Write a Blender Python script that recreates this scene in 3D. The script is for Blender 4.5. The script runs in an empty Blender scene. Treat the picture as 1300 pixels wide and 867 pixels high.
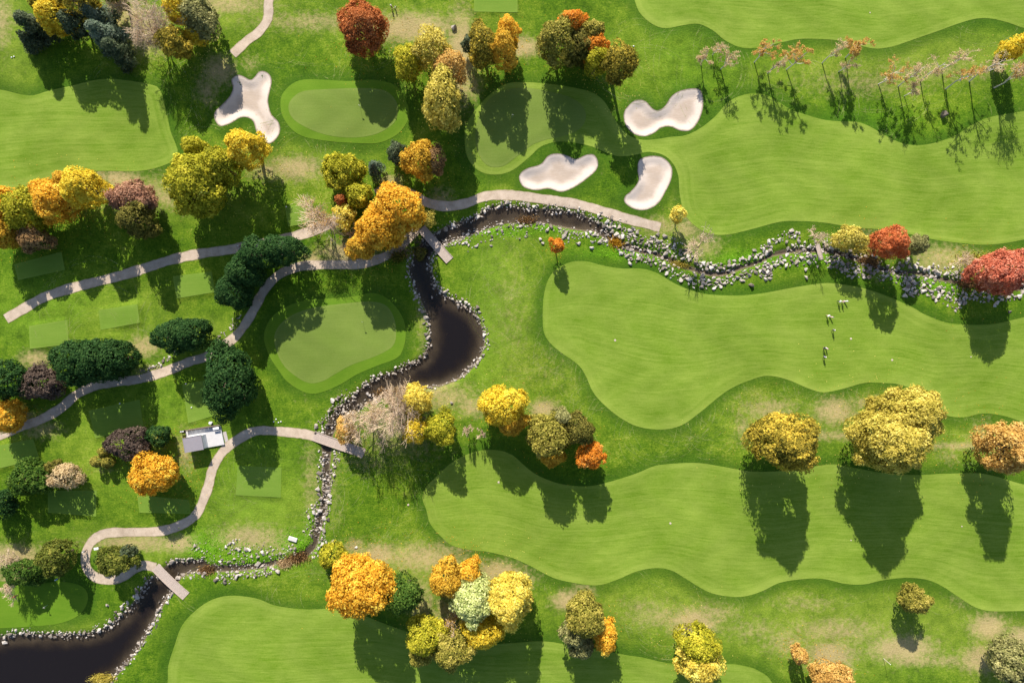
import bpy, bmesh, math, random
import numpy as np
from mathutils import Vector, Matrix
from mathutils.geometry import delaunay_2d_cdt

# ------------------------------------------------------------------ camera, sky, sun, exposure
S = 0.2                      # metres per photograph pixel on the ground
H = 173.33                   # height of the drone above the ground
scn = bpy.context.scene
COL = scn.collection
cam_d = bpy.data.cameras.new("camera")
cam = bpy.data.objects.new("camera", cam_d); COL.objects.link(cam)
cam.location = (0, 0, H); cam.rotation_euler = (0, 0, 0)
cam_d.sensor_width = 36; cam_d.lens = 24.0; cam_d.clip_end = 5000
scn.camera = cam

SUN_EL, SUN_AZ = math.radians(34), math.radians(11)
world = bpy.data.worlds.new("World"); scn.world = world; world.use_nodes = True
wn = world.node_tree
bg = wn.nodes["Background"]
sky = wn.nodes.new("ShaderNodeTexSky"); sky.sky_type = 'NISHITA'; sky.sun_disc = False
sky.sun_elevation = SUN_EL; sky.sun_rotation = -SUN_AZ
wn.links.new(sky.outputs[0], bg.inputs[0]); bg.inputs[1].default_value = 0.095
sd = bpy.data.lights.new("sun", 'SUN'); sd.energy = 4.9; sd.angle = math.radians(0.5); sd.color = (1.0, 0.93, 0.82)
sun = bpy.data.objects.new("sun", sd); COL.objects.link(sun)
ldir = Vector((math.sin(SUN_AZ) * math.cos(SUN_EL), -math.cos(SUN_AZ) * math.cos(SUN_EL), -math.sin(SUN_EL)))
sun.rotation_euler = ldir.to_track_quat('-Z', 'Y').to_euler(); sun.location = (-40, 200, 150)
vs = scn.view_settings
vs.view_transform = 'Standard'; vs.look = 'None'; vs.gamma = 1.0; vs.use_curve_mapping = False; vs.exposure = 0.88
scn.cycles.max_bounces = 6; scn.cycles.diffuse_bounces = 3; scn.cycles.transparent_max_bounces = 8

rng = np.random.default_rng(11)
random.seed(11)

# ------------------------------------------------------------------ helpers
def W(p):
    p = np.asarray(p, float)
    return np.stack([(p[..., 0] - 650) * S, (433.5 - p[..., 1]) * S], -1)

def tag(o, label=None, cat=None, group=None, kind=None):
    if label: o["label"] = label
    if cat: o["category"] = cat
    if group: o["group"] = group
    if kind: o["kind"] = kind
    return o

def empty(name, loc, rz=0.0):
    o = bpy.data.objects.new(name, None); COL.objects.link(o)
    o.location = loc; o.rotation_euler = (0, 0, rz); o.empty_display_size = 0.5
    return o

def link(name, me, mat=None, parent=None, loc=None):
    o = bpy.data.objects.new(name, me); COL.objects.link(o)
    if mat is not None and len(me.materials) == 0: me.materials.append(mat)
    if parent is not None: o.parent = parent
    if loc is not None: o.location = loc
    return o

def mesh_np(name, V, F, attrs=None, smooth=False):
    """V (n,3); F (m,3) or (m,4) or list"""
    me = bpy.data.meshes.new(name)
    V = np.asarray(V, np.float32)
    F = np.asarray(F, np.int32)
    k = F.shape[1]
    me.vertices.add(len(V)); me.vertices.foreach_set("co", V.ravel())
    me.loops.add(F.size); me.loops.foreach_set("vertex_index", F.ravel())
    me.polygons.add(len(F))
    me.polygons.foreach_set("loop_start", np.arange(0, F.size, k, dtype=np.int32))
    me.polygons.foreach_set("loop_total", np.full(len(F), k, np.int32))
    me.polygons.foreach_set("use_smooth", np.full(len(F), smooth, bool))
    for a, v in (attrs or {}).items():
        at = me.attributes.new(a, 'FLOAT', 'POINT'); at.data.foreach_set("value", np.asarray(v, np.float32))
    me.update(calc_edges=True)
    return me

def bm_mesh(name, bm, smooth=False):
    me = bpy.data.meshes.new(name); bm.normal_update(); bm.to_mesh(me); bm.free()
    if smooth:
        for p in me.polygons: p.use_smooth = True
    return me

def add_box(bm, c, s, rz=0.0, bevel=0.0):
    r = bmesh.ops.create_cube(bm, size=1.0)
    vs_ = r['verts']
    M = Matrix.Translation(c) @ Matrix.Rotation(rz, 4, 'Z') @ Matrix.Diagonal((s[0], s[1], s[2], 1))
    bmesh.ops.transform(bm, matrix=M, verts=vs_)
    if bevel:
        ed = list({e for v in vs_ for e in v.link_edges})
        bmesh.ops.bevel(bm, geom=ed, offset=bevel, segments=1, affect='EDGES')

def add_tube(bm, pts, rad, seg=6, cap=True):
    pts = [Vector(p) for p in pts]
    if not hasattr(rad, '__len__'): rad = [rad] * len(pts)
    rings = []
    for i, p in enumerate(pts):
        d = (pts[min(i + 1, len(pts) - 1)] - pts[max(i - 1, 0)]).normalized()
        a = d.orthogonal().normalized(); b = d.cross(a)
        rings.append([bm.verts.new(p + (a * math.cos(t) + b * math.sin(t)) * rad[i])
                      for t in [2 * math.pi * k / seg for k in range(seg)]])
    for r0, r1 in zip(rings, rings[1:]):
        for k in range(seg):
            bm.faces.new((r0[k], r0[(k + 1) % seg], r1[(k + 1) % seg], r1[k]))
    if cap:
        bm.faces.new(list(reversed(rings[0]))); bm.faces.new(rings[-1])

def catmull(P, closed=True, step=0.9):
    P = np.asarray(P, float); n = len(P); out = []
    rngi = range(n) if closed else range(n - 1)
    for i in rngi:
        if closed:
            p0, p1, p2, p3 = P[(i - 1) % n], P[i], P[(i + 1) % n], P[(i + 2) % n]
        else:
            p0, p1, p2, p3 = P[max(i - 1, 0)], P[i], P[i + 1], P[min(i + 2, n - 1)]
        m = max(1, int(np.linalg.norm(p2 - p1) / step))
        t = (np.arange(m) / m)[:, None]
        out.append(0.5 * ((2 * p1) + (-p0 + p2) * t + (2 * p0 - 5 * p1 + 4 * p2 - p3) * t ** 2 + (-p0 + 3 * p1 - 3 * p2 + p3) * t ** 3))
    if not closed: out.append(P[-1:])
    return np.concatenate(out)

def sdf(poly, X, Y, margin=14.0):
    """signed distance to a closed polygon (negative inside), 1e3 beyond the margin"""
    X = np.asarray(X, float); Y = np.asarray(Y, float)
    out = np.full(X.shape, 1e3)
    lo = poly.min(0) - margin; hi = poly.max(0) + margin
    sel = (X > lo[0]) & (X < hi[0]) & (Y > lo[1]) & (Y < hi[1])
    if not sel.any(): return out
    x = X[sel]; y = Y[sel]
    d2 = np.full(x.shape, 1e9); ins = np.zeros(x.shape, bool)
    A = poly; B = np.roll(poly, -1, 0)
    for (ax, ay), (bx, by) in zip(A, B):
        ex, ey = bx - ax, by - ay
        L = ex * ex + ey * ey + 1e-12
        t = np.clip(((x - ax) * ex + (y - ay) * ey) / L, 0, 1)
        d2 = np.minimum(d2, (x - ax - t * ex) ** 2 + (y - ay - t * ey) ** 2)
        if ay != by:
            c = ((ay > y) != (by > y)) & (x < (bx - ax) * (y - ay) / (by - ay) + ax)
            ins ^= c
    d = np.sqrt(d2)
    out[sel] = np.where(ins, -d, d)
    return out

def sstep(a, b, x):
    t = np.clip((x - a) / (b - a), 0, 1)
    return t * t * (3 - 2 * t)

def ribbon_poly(P, w):
    c = catmull(W(P), closed=False, step=1.2)
    d = np.gradient(c, axis=0); d /= np.linalg.norm(d, axis=1)[:, None] + 1e-9
    nrm = np.stack([-d[:, 1], d[:, 0]], 1)
    ww = np.interp(np.linspace(0, 1, len(c)), np.linspace(0, 1, len(w)), w) if hasattr(w, '__len__') else np.full(len(c), w)
    ww = ww * (1 + 0.18 * np.sin(np.arange(len(c)) * 0.9) + 0.12 * np.sin(np.arange(len(c)) * 2.3 + 1))
    return np.concatenate([c + nrm * ww[:, None], (c - nrm * ww[:, None])[::-1]])

# ------------------------------------------------------------------ outlines traced on the ground (photograph pixels)
FAIR = {
 'a': [(-40,112),(0,114),(25,120),(43,122),(63,116),(96,108),(122,102),(142,101),(168,104),(188,107),(203,114),(211,142),(216,165),(223,183),(226,196),(214,208),(178,217),(119,218),(71,227),(13,242),(-40,246)],
 'b': [(798,-30),(805,0),(812,18),(828,32),(845,37),(866,33),(886,31),(904,39),(919,51),(937,60),(952,62),(970,60),(995,53),(1018,49),(1046,50),(1072,54),(1094,60),(1112,63),(1132,60),(1153,53),(1188,41),(1224,28),(1244,23),(1262,23),(1282,28),(1310,37),(1360,40),(1360,-30)],
 'c': [(590,172),(592,158),(604,140),(625,118),(645,106),(665,105),(700,108),(726,112),(752,118),(767,129),(777,145),(785,158),(797,171),(812,177),(830,177),(850,174),(871,172),(891,162),(909,147),(922,132),(937,123),(955,119),(970,121),(985,129),(1003,140),(1021,146),(1044,152),(1066,154),(1089,154),(1105,160),(1122,170),(1143,181),(1163,185),(1186,182),(1211,173),(1237,157),(1254,150),(1275,146),(1310,141),(1360,140),(1360,300),(1310,303),(1275,309),(1249,311),(1224,309),(1186,304),(1153,297),(1120,292),(1084,289),(1046,283),(1016,281),(990,282),(955,291),(929,297),(909,298),(894,294),(878,283),(868,268),(863,245),(861,222),(853,206),(840,196),(822,193),(807,197),(787,199),(772,195),(746,185),(713,180),(688,186),(672,200),(652,216),(632,222),(612,219),(598,208),(591,192)],
 'd': [(689,393),(691,372),(696,355),(706,342),(724,333),(744,332),(764,337),(790,341),(815,341),(835,347),(853,358),(873,367),(894,373),(917,375),(942,375),(970,372),(1008,365),(1041,360),(1061,360),(1097,366),(1127,376),(1158,390),(1173,399),(1198,409),(1224,412),(1262,411),(1310,401),(1360,396),(1360,540),(1310,538),(1275,528),(1249,525),(1224,530),(1198,526),(1180,512),(1165,497),(1140,488),(1122,486),(1097,486),(1072,493),(1046,498),(1026,493),(1000,482),(975,477),(955,482),(924,496),(891,521),(866,539),(843,545),(812,542),(787,530),(764,511),(752,496),(744,478),(734,463),(713,448),(698,435),(690,420)],
 'e': [(541,647),(536,632),(541,618),(555,604),(575,586),(604,573),(630,571),(650,577),(665,590),(683,603),(713,614),(746,617),(772,612),(792,606),(812,599),(833,591),(866,588),(891,588),(917,592),(955,598),(1000,597),(1033,592),(1054,589),(1077,592),(1120,600),(1160,603),(1198,601),(1237,600),(1262,604),(1310,617),(1360,620),(1360,772),(1300,775),(1262,776),(1239,771),(1219,759),(1198,745),(1178,736),(1153,733),(1122,736),(1097,741),(1072,740),(1046,734),(1021,734),(990,740),(970,750),(945,757),(924,757),(899,751),(873,736),(853,724),(833,721),(807,725),(782,735),(757,742),(726,739),(701,733),(670,717),(650,708),(620,700),(599,698),(574,692),(561,682),(546,665)],
 'f': [(205,910),(212,867),(213,845),(221,820),(231,794),(249,774),(269,761),(292,756),(325,760),(350,769),(388,773),(427,772),(455,778),(490,792),(530,805),(570,813),(610,818),(650,816),(688,813),(740,821),(792,831),(815,834),(853,841),(917,842),(942,844),(962,850),(980,866),(990,910)],
}
COLLAR = {
 'g1': [(357,127),(363,114),(376,104),(391,101),(419,103),(444,104),(477,102),(503,109),(515,127),(519,147),(510,165),(498,175),(480,182),(452,182),(421,180),(388,175),(371,165),(359,147)],
 'g3': [(335,430),(338,415),(348,400),(368,388),(392,381),(420,379),(452,376),(470,372),(487,376),(503,390),(513,408),(515,428),(511,445),(503,455),(477,465),(452,476),(432,488),(411,497),(394,500),(376,493),(363,483),(352,468),(341,450)],
 'g4': [(-30,742),(5,738),(40,742),(75,738),(104,744),(112,759),(102,779),(76,791),(40,795),(0,797),(-30,800)],
}
GREEN = {
 'g1': [(367,137),(373,124),(388,116),(427,114),(465,113),(490,116),(503,129),(505,142),(500,157),(480,170),(452,175),(421,173),(394,165),(373,152)],
 'g2': [(612,140),(630,120),(660,112),(700,118),(728,127),(742,140),(743,153),(735,165),(716,173),(693,178),(675,185),(657,199),(637,212),(618,210),(606,192),(604,165)],
 'g3': [(349,437),(352,418),(369,402),(398,391),(440,385),(472,383),(490,388),(500,403),(503,424),(498,440),(477,452),(447,463),(427,474),(409,484),(391,486),(373,476),(358,461)],
}
TEE = [
 ([(19,336),(79,320),(84,343),(24,356)], 'small rectangular tee box in tree shade north of the upper left path'),
 ([(38,414),(87,406),(88,437),(39,443)], 'pale rectangular tee box below the lower end of the upper left path'),
 ([(126,394),(175,386),(178,410),(129,419)], 'pale rectangular tee box between upper left path and the cedar clumps'),
 ([(220,351),(269,345),(274,371),(225,379)], 'rectangular tee box just left of the dark cedar row'),
 ([(113,521),(178,507),(183,542),(122,556)], 'shaded tee box with a worn patch below the triple cedar clump'),
 ([(232,488),(269,481),(277,526),(240,537)], 'shaded tee box immediately left of the tall oval cedar'),
 ([(-12,567),(43,557),(51,582),(-12,597)], 'tee box at the left edge of the picture below the yellow bush'),
 ([(302,591),(358,593),(357,631),(300,628)], 'square pale tee box inside the bend of the lower path'),
 ([(62,622),(124,622),(123,655),(62,650)], 'tee box in shade right of the rounded green tree'),
 ([(175,628),(240,634),(243,652),(178,650)], 'faint tee box under the shadow of the round yellow tree'),
 ([(602,-12),(657,-12),(657,17),(602,16)], 'bright tee box cut off by the top edge of the picture'),
 ([(362,263),(397,257),(393,284),(366,288)], 'small tee box beside the bare tan tree and the path'),
]
BUNKER = [
 ([(294,102),(302,96),(310,98),(320,102),(330,91),(340,93),(345,102),(343,117),(341,129),(345,145),(355,157),(356,170),(348,181),(338,183),(329,175),(325,164),(322,155),(315,150),(305,150),(292,157),(279,160),(272,152),(272,142),(282,132),(292,122),(296,112)], 'three lobed pale sand bunker left of the oval green'),
 ([(792,145),(797,135),(807,127),(819,128),(828,137),(835,140),(844,135),(853,122),(866,115),(884,113),(891,119),(892,137),(886,155),(876,166),(863,166),(851,161),(840,162),(830,169),(818,173),(805,170),(795,160)], 'kidney shaped pale sand bunker nearest the row of young trees'),
 ([(661,220),(670,214),(686,209),(696,198),(708,195),(721,198),(731,202),(744,197),(754,197),(759,206),(757,216),(744,228),(729,238),(713,244),(696,240),(680,242),(665,238),(659,228)], 'wide lumpy pale sand bunker between the shaded green and the path'),
 ([(809,216),(812,203),(828,198),(843,201),(853,213),(852,228),(845,243),(835,259),(820,267),(805,266),(793,258),(793,250),(802,242),(810,230)], 'bean shaped pale sand bunker at the end of the upper path'),
]
PATHS = [
 ('a', [(345,-14),(341,4),(341,16),(338,28),(327,42),(316,50),(305,61),(296,70)], 6.0),
 ('b', [(8,405),(28,393),(56,378),(89,367),(122,358),(152,350),(183,341),(218,330),(254,322),(292,317),(330,310),(376,299),(406,290),(438,276)], 6.3),
 ('c', [(478,247),(492,241),(518,245),(541,257),(566,262),(592,258),(617,249),(650,248),(688,253),(734,260),(764,268),(792,277),(823,285),(838,289)], 6.3),
 ('d', [(-20,558),(0,552),(25,542),(51,533),(76,519),(96,501),(119,490),(145,485),(178,481),(211,471),(241,459),(261,453),(289,435),(302,424),(318,401),(328,382),(342,361),(360,346),(383,338),(414,336),(447,336),(472,332),(498,321),(518,303),(531,288)], 6.0),
 ('e', [(462,576),(448,570)], 6.5),
 ('g', [(398,554),(388,551),(350,547),(325,547),(305,556),(284,572),(270,595),(264,618),(254,643),(246,656),(228,667),(203,674),(165,675),(140,676),(126,680),(114,690),(108,706),(110,722),(122,733),(142,736),(160,730),(172,721),(184,717),(198,720)], 6.0),
]
WATER = {
 'pond': ([(540,302),(531,320),(521,338),(522,350),(528,367),(539,388),(545,408),(546,433),(538,453),(523,462),(503,472),(477,482),(452,500),(437,514),(428,527),(440,530),(451,522),(466,512),(487,501),(508,493),(541,491),(564,487),(586,477),(604,459),(613,438),(612,424),(606,405),(591,389),(569,378),(554,366),(548,350),(543,332),(549,316),(555,308)], -0.52),
 'stream_upper': ([(545,306),(551,298),(569,288),(592,280),(612,272),(625,264),(650,263),(675,266),(701,267),(734,272),(756,283),(764,291),(752,292),(734,291),(708,286),(683,281),(650,281),(630,285),(604,294),(579,303),(560,310)], -0.51),
 'pond_lower': ([(203,727),(185,741),(175,759),(162,774),(142,792),(122,803),(89,807),(51,807),(15,808),(-30,820),(-70,860),(-60,930),(90,910),(127,868),(140,862),(157,845),(175,822),(188,799),(203,771),(219,749),(228,733),(240,727),(256,724),(262,717),(256,712),(235,713),(218,715)], -0.53),
}
STREAMS = {
 'brook_upper': ([(758,289),(772,299),(790,310),(812,317),(835,323),(858,333),(878,341),(904,348),(924,346),(942,339),(962,333),(982,323),(1008,318),(1033,318),(1050,318),(1072,323),(1100,333),(1130,344),(1168,347),(1200,355),(1240,362),(1300,366),(1340,368)], [.8,.3,.2,.2,.24,.2,.2,.25,.3], -0.50),
 'brook_lower': ([(436,522),(424,536),(416,553),(414,572),(414,603),(413,628),(409,650),(404,664),(401,680),(396,695),(376,709),(350,714),(325,719),(305,721),(279,722),(258,719)], [1.4,.9,.7,.6,.6,.5,.4,.5,.6], -0.50),
}
PF = {k: catmull(W(v)) for k, v in FAIR.items()}
PC = {k: catmull(W(v)) for k, v in COLLAR.items()}
PG = {k: catmull(W(v)) for k, v in GREEN.items()}
PT = [W(v) for v, _ in TEE]
PB = [catmull(W(v), step=0.5) for v, _ in BUNKER]
PW = {k: catmull(W(v[0]), step=0.7) for k, v in WATER.items()}
for k, (c, w, z) in STREAMS.items(): PW[k] = ribbon_poly(c, w)
WLEVEL = {**{k: v[1] for k, v in WATER.items()}, **{k: v[2] for k, v in STREAMS.items()}}

def d_water(X, Y):
    d = np.full(np.shape(X), 1e3)
    for p in PW.values(): d = np.minimum(d, sdf(p, X, Y))
    return d

def hgt(X, Y):
    """ground height: gentle rolling, bunker bowls, raised tees and greens, stream beds"""
    X = np.asarray(X, float); Y = np.asarray(Y, float)
    z = 0.35 * np.sin(X * 0.11 + 1.3 + 0.8 * np.sin(Y * 0.06)) * np.sin(Y * 0.13 + 0.4) + 0.22 * np.sin(X * 0.23 + Y * 0.17) + 0.08 * np.sin(X * 0.61 + 2 * np.sin(Y * 0.3)) * np.sin(Y * 0.53 + 1)
    dw = d_water(X, Y)
    z *= 0.25 + 0.75 * sstep(1, 12, dw)
    far = sstep(150, 260, np.hypot(X, Y))
    z += 2.0 * far * np.sin(X * 0.018 + 1) * np.sin(Y * 0.021)
    for p in PT:
        d = sdf(p, X, Y, 4); z = z * sstep(-1, 2, d) + 0.28 * sstep(1.1, -0.1, d)
    for p in list(PG.values()):
        d = sdf(p, X, Y, 6); z += 0.25 * sstep(5, -3, d)
    for p in PB:
        d = sdf(p, X, Y, 8)
        z += 0.14 * np.exp(-(np.maximum(d, 0) / 2.2) ** 2) - 0.55 * sstep(0.0, 2.4, -d)
    z -= 1.1 * sstep(1.7, -1.6, dw)
    return z
def hz(x, y): return float(hgt(np.array([x]), np.array([y]))[0])

# ------------------------------------------------------------------ node helpers
def new_mat(name, rough=0.9):
    m = bpy.data.materials.new(name); m.use_nodes = True
    nt = m.node_tree; b = nt.nodes["Principled BSDF"]
    b.inputs["Roughness"].default_value = rough
    b.inputs["Specular IOR Level"].default_value = 0.05
    return m, nt, b
class NB:
    def __init__(s, nt): s.nt = nt; s.N = nt.nodes; s.L = nt.links
    def inp(s, sock, v):
        if isinstance(v, bpy.types.NodeSocket): s.L.new(v, sock)
        else: sock.default_value = v
    def pos(s): return s.N.new("ShaderNodeNewGeometry").outputs["Position"]
    def attr(s, a):
        n = s.N.new("ShaderNodeAttribute"); n.attribute_name = a; return n.outputs["Fac"]
    def math(s, op, a, b=None, c=None, clamp=False):
        n = s.N.new("ShaderNodeMath"); n.operation = op; n.use_clamp = clamp
        s.inp(n.inputs[0], a)
        if b is not None: s.inp(n.inputs[1], b)
        if c is not None: s.inp(n.inputs[2], c)
        return n.outputs[0]
    def mapping(s, v, scale=(1, 1, 1), rot=(0, 0, 0), loc=(0, 0, 0)):
        n = s.N.new("ShaderNodeMapping"); s.inp(n.inputs[0], v)
        n.inputs["Scale"].default_value = scale; n.inputs["Rotation"].default_value = rot; n.inputs["Location"].default_value = loc
        return n.outputs[0]
    def noise(s, v, scale, detail=3, rough=0.55, dist=0.0):
        n = s.N.new("ShaderNodeTexNoise"); s.inp(n.inputs["Vector"], v)
        n.inputs["Scale"].default_value = scale; n.inputs["Detail"].default_value = detail
        n.inputs["Roughness"].default_value = rough; n.inputs["Distortion"].default_value = dist
        return n.outputs[0]
    def mrange(s, v, a, b, c=0.0, d=1.0, smooth=True):
        n = s.N.new("ShaderNodeMapRange"); n.interpolation_type = 'SMOOTHSTEP' if smooth else 'LINEAR'
        s.inp(n.inputs[0], v)
        for i, q in enumerate((a, b, c, d)): n.inputs[1 + i].default_value = q
        return n.outputs[0]
    def mix(s, f, a, b):
        n = s.N.new("ShaderNodeMix"); n.data_type = 'RGBA'
        s.inp(n.inputs[0], f)
        for i, q in ((6, a), (7, b)):
            if isinstance(q, bpy.types.NodeSocket): s.L.new(q, n.inputs[i])
            else: n.inputs[i].default_value = (*q, 1)
        return n.outputs[2]
    def ramp(s, v, stops):
        n = s.N.new("ShaderNodeValToRGB"); s.inp(n.inputs[0], v)
        e = n.color_ramp.elements
        while len(e) < len(stops): e.new(0.5)
        for el, (p, c) in zip(e, stops): el.position = p; el.color = (*c, 1)
        return n.outputs[0]
    def comb(s, x, y, z=0.0):
        n = s.N.new("ShaderNodeCombineXYZ"); s.inp(n.inputs[0], x); s.inp(n.inputs[1], y); s.inp(n.inputs[2], z); return n.outputs[0]
    def sep(s, v):
        n = s.N.new("ShaderNodeSeparateXYZ"); s.inp(n.inputs[0], v); return n.outputs
    def bump(s, h, strength, dist=0.1):
        n = s.N.new("ShaderNodeBump"); n.inputs["Strength"].default_value = strength; n.inputs["Distance"].default_value = dist
        s.inp(n.inputs["Height"], h); return n.outputs[0]
    def scale_col(s, c, f):
        n = s.N.new("ShaderNodeMix"); n.data_type = 'RGBA'; n.blend_type = 'MULTIPLY'; n.inputs[0].default_value = 1
        s.inp(n.inputs[6], c); g = s.N.new("ShaderNodeCombineColor")
        for i in range(3): s.inp(g.inputs[i], f)
        s.L.new(g.outputs[0], n.inputs[7]); return n.outputs[2]

# ------------------------------------------------------------------ materials of the ground
def mat_rough_grass():
    m, nt, b = new_mat("rough_grass"); n = NB(nt); P = n.pos()
    n1 = n.noise(P, 0.045, 3); n2 = n.noise(P, 0.35, 4, 0.6); n3 = n.noise(P, 2.6, 3, 0.7)
    st = n.noise(n.mapping(P, (0.16, 1.5, 1), (0, 0, 0.12)), 1.0, 4, 0.65, 2.2)
    st2 = n.noise(n.mapping(P, (1.3, 0.12, 1), (0, 0, 0.35)), 1.0, 3, 0.6, 2.5)
    t = n.math('ADD', n.math('MULTIPLY', n.math('ADD', n.math('MULTIPLY', n.math('SUBTRACT', n1, .5), 1.5), .5), 0.55), n.math('MULTIPLY', n.math('ADD', n.math('MULTIPLY', n.math('SUBTRACT', n2, .5), 1.5), .5), 0.45))
    t = n.math('ADD', t, n.math('MULTIPLY', n.math('SUBTRACT', st, 0.5), 0.42))
    t = n.math('ADD', t, n.math('MULTIPLY', n.math('SUBTRACT', st2, 0.5), 0.20))
    t = n.math('ADD', t, n.math('MULTIPLY', n.math('SUBTRACT', n3, 0.5), 0.85))
    t = n.math('ADD', t, n.math('MULTIPLY', n.math('SUBTRACT', n.noise(P, 1.1, 4, .7, 1.0), 0.5), 0.5))
    c = n.ramp(t, [(0.20, (0.026, 0.070, 0.004)), (0.46, (0.063, 0.130, 0.006)), (0.68, (0.128, 0.194, 0.013)), (0.88, (0.24, 0.275, 0.05))])
    pale = n.math('MULTIPLY', n.attr("pale"), n.mrange(n.math('ADD', n.math('MULTIPLY', n2, .6), n.math('MULTIPLY', n.noise(P, .12, 4, .6), .4)), 0.25, 0.7, .35, 1.0))
    c = n.mix(pale, c, n.mix(n3, (0.130, 0.212, 0.013), (0.235, 0.285, 0.045)))
    lush = n.math('MULTIPLY', n.attr("lush"), n.mrange(n2, 0.3, 0.7, 0.6, 1.0))
    c = n.mix(lush, c, n.mix(n3, (0.022, 0.064, 0.005), (0.046, 0.110, 0.009)))
    viv = n.math('MULTIPLY', n.attr("vivid"), n.mrange(n.math('ADD', n.math('MULTIPLY', n2, .6), n.math('MULTIPLY', n3, .4)), 0.35, 0.6))
    c = n.mix(viv, c, (0.085, 0.23, 0.008))
    dn = n.noise(P, 0.9, 5, 0.7)
    dry = n.mrange(n.math('ADD', n.attr("dry"), n.math('MULTIPLY', n.math('SUBTRACT', dn, 0.5), 1.5)), 0.10, 0.95)
    dcol = n.mix(n3, (0.25, 0.195, 0.075), (0.47, 0.36, 0.20))
    c = n.mix(n.math('MULTIPLY', dry, 0.85), c, dcol)
    soil = n.mrange(n.attr("bed"), 0.3, 0.9)
    c = n.mix(soil, c, n.mix(n3, (0.06, 0.046, 0.03), (0.19, 0.15, 0.10)))
    nt.links.new(c, b.inputs["Base Color"])
    nt.links.new(n.bump(n3, 0.5, 0.25), b.inputs["Normal"])
    return m

def mat_mown(name, cd, cl, amp=1.0, edge_w=3.5, fine=1.0, edge_gain=0.5):
    m, nt, b = new_mat(name, 0.8); n = NB(nt); P = n.pos(); xyz = n.sep(P)
    fl = n.attr("flow")
    warp = n.math('MULTIPLY', n.math('SUBTRACT', n.noise(P, 0.02, 2), 0.5), 7.0)
    v = n.math('ADD', fl, warp)
    s1 = n.noise(n.comb(n.math('MULTIPLY', xyz[0], 0.022), n.math('MULTIPLY', v, 1.7 * fine), 0.0), 1.0, 4, 0.62, 0.25)
    s2 = n.noise(n.comb(n.math('MULTIPLY', xyz[0], 0.05), n.math('MULTIPLY', v, 0.22 * fine), 3.0), 1.0, 2, 0.5)
    e = n.attr("edge")
    s3 = n.noise(n.comb(n.math('MULTIPLY', xyz[0], 0.02), n.math('MULTIPLY', xyz[1], 0.02), n.math('MULTIPLY', e, 0.9)), 1.0, 3, 0.6)
    near = n.mrange(e, 0.6 * edge_w, 1.5 * edge_w, 1.0, 0.0)
    s = n.math('ADD', n.math('MULTIPLY', s1, n.math('SUBTRACT', 1.0, near)), n.math('MULTIPLY', n.math('ADD', s3, 0.06 * edge_gain), near))
    n3 = n.noise(P, 3.0, 3, 0.7); n2 = n.noise(P, 0.12, 4)
    t = n.math('ADD', n.math('MULTIPLY', n.math('SUBTRACT', s, 0.5), 0.8 * amp), 0.5)
    t = n.math('ADD', t, n.math('MULTIPLY', n.math('SUBTRACT', s2, 0.5), 0.35 * amp))
    t = n.math('ADD', t, n.math('MULTIPLY', n.math('SUBTRACT', n2, 0.5), 0.7))
    t = n.math('ADD', t, n.math('MULTIPLY', n.math('SUBTRACT', n3, 0.5), 0.6))
    fs = n.noise(n.mapping(P, (0.35, 3.2, 1), (0, 0, 0.04)), 1.0, 3, .7, .5)
    t = n.math('ADD', t, n.math('MULTIPLY', n.math('SUBTRACT', fs, 0.5), 0.8 * amp))
    t = n.math('ADD', t, n.math('MULTIPLY', n.mrange(e, 0.3 * edge_w, 0.8 * edge_w, 0.30 * edge_gain, 0.0), n.mrange(n.noise(P, .04, 2), .35, .65, .3, 1.2)))
    mid = tuple((a + c) / 2 for a, c in zip(cd, cl))
    c = n.ramp(t, [(0.12, cd), (0.5, mid), (0.88, cl)])
    nt.links.new(c, b.inputs["Base Color"])
    nt.links.new(n.bump(n3, 0.2, 0.1), b.inputs["Normal"])
    return m

def mat_sand():
    m, nt, b = new_mat("bunker_sand", 0.95); n = NB(nt); P = n.pos()
    e = n.math('ADD', n.attr("edge"), n.math('MULTIPLY', n.math('SUBTRACT', n.noise(P, 0.35, 3), 0.5), 3.4))
    rk = n.noise(n.mapping(P, (0.5, 4, 1), (0, 0, 0.5), (0, 0, 0)), 1.0, 3, 0.6, 1.0)
    damp = n.mrange(e, 1.0, 3.4)
    c = n.mix(n.math('MULTIPLY', damp, 1.0), (0.52, 0.445, 0.385), (0.38, 0.305, 0.245))
    c = n.mix(n.math('MULTIPLY', n.mrange(rk, 0.4, 0.75), 0.25), c, (0.54, 0.475, 0.43))
    c = n.mix(n.mrange(n.math('ADD', n.attr("edge"), n.math('MULTIPLY', n.math('SUBTRACT', n.noise(P, 1.2, 3), .5), .5)), 0.0, 0.5, 0.85, 0.0), c, (0.15, 0.12, 0.085))  # dark rim: soil of the lip, plus the lip's shadow painted into the colour
    nt.links.new(c, b.inputs["Base Color"])
    nt.links.new(n.bump(n.math('ADD', n.noise(P, 5, 3), rk), 0.35, 0.08), b.inputs["Normal"])
    return m

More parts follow.
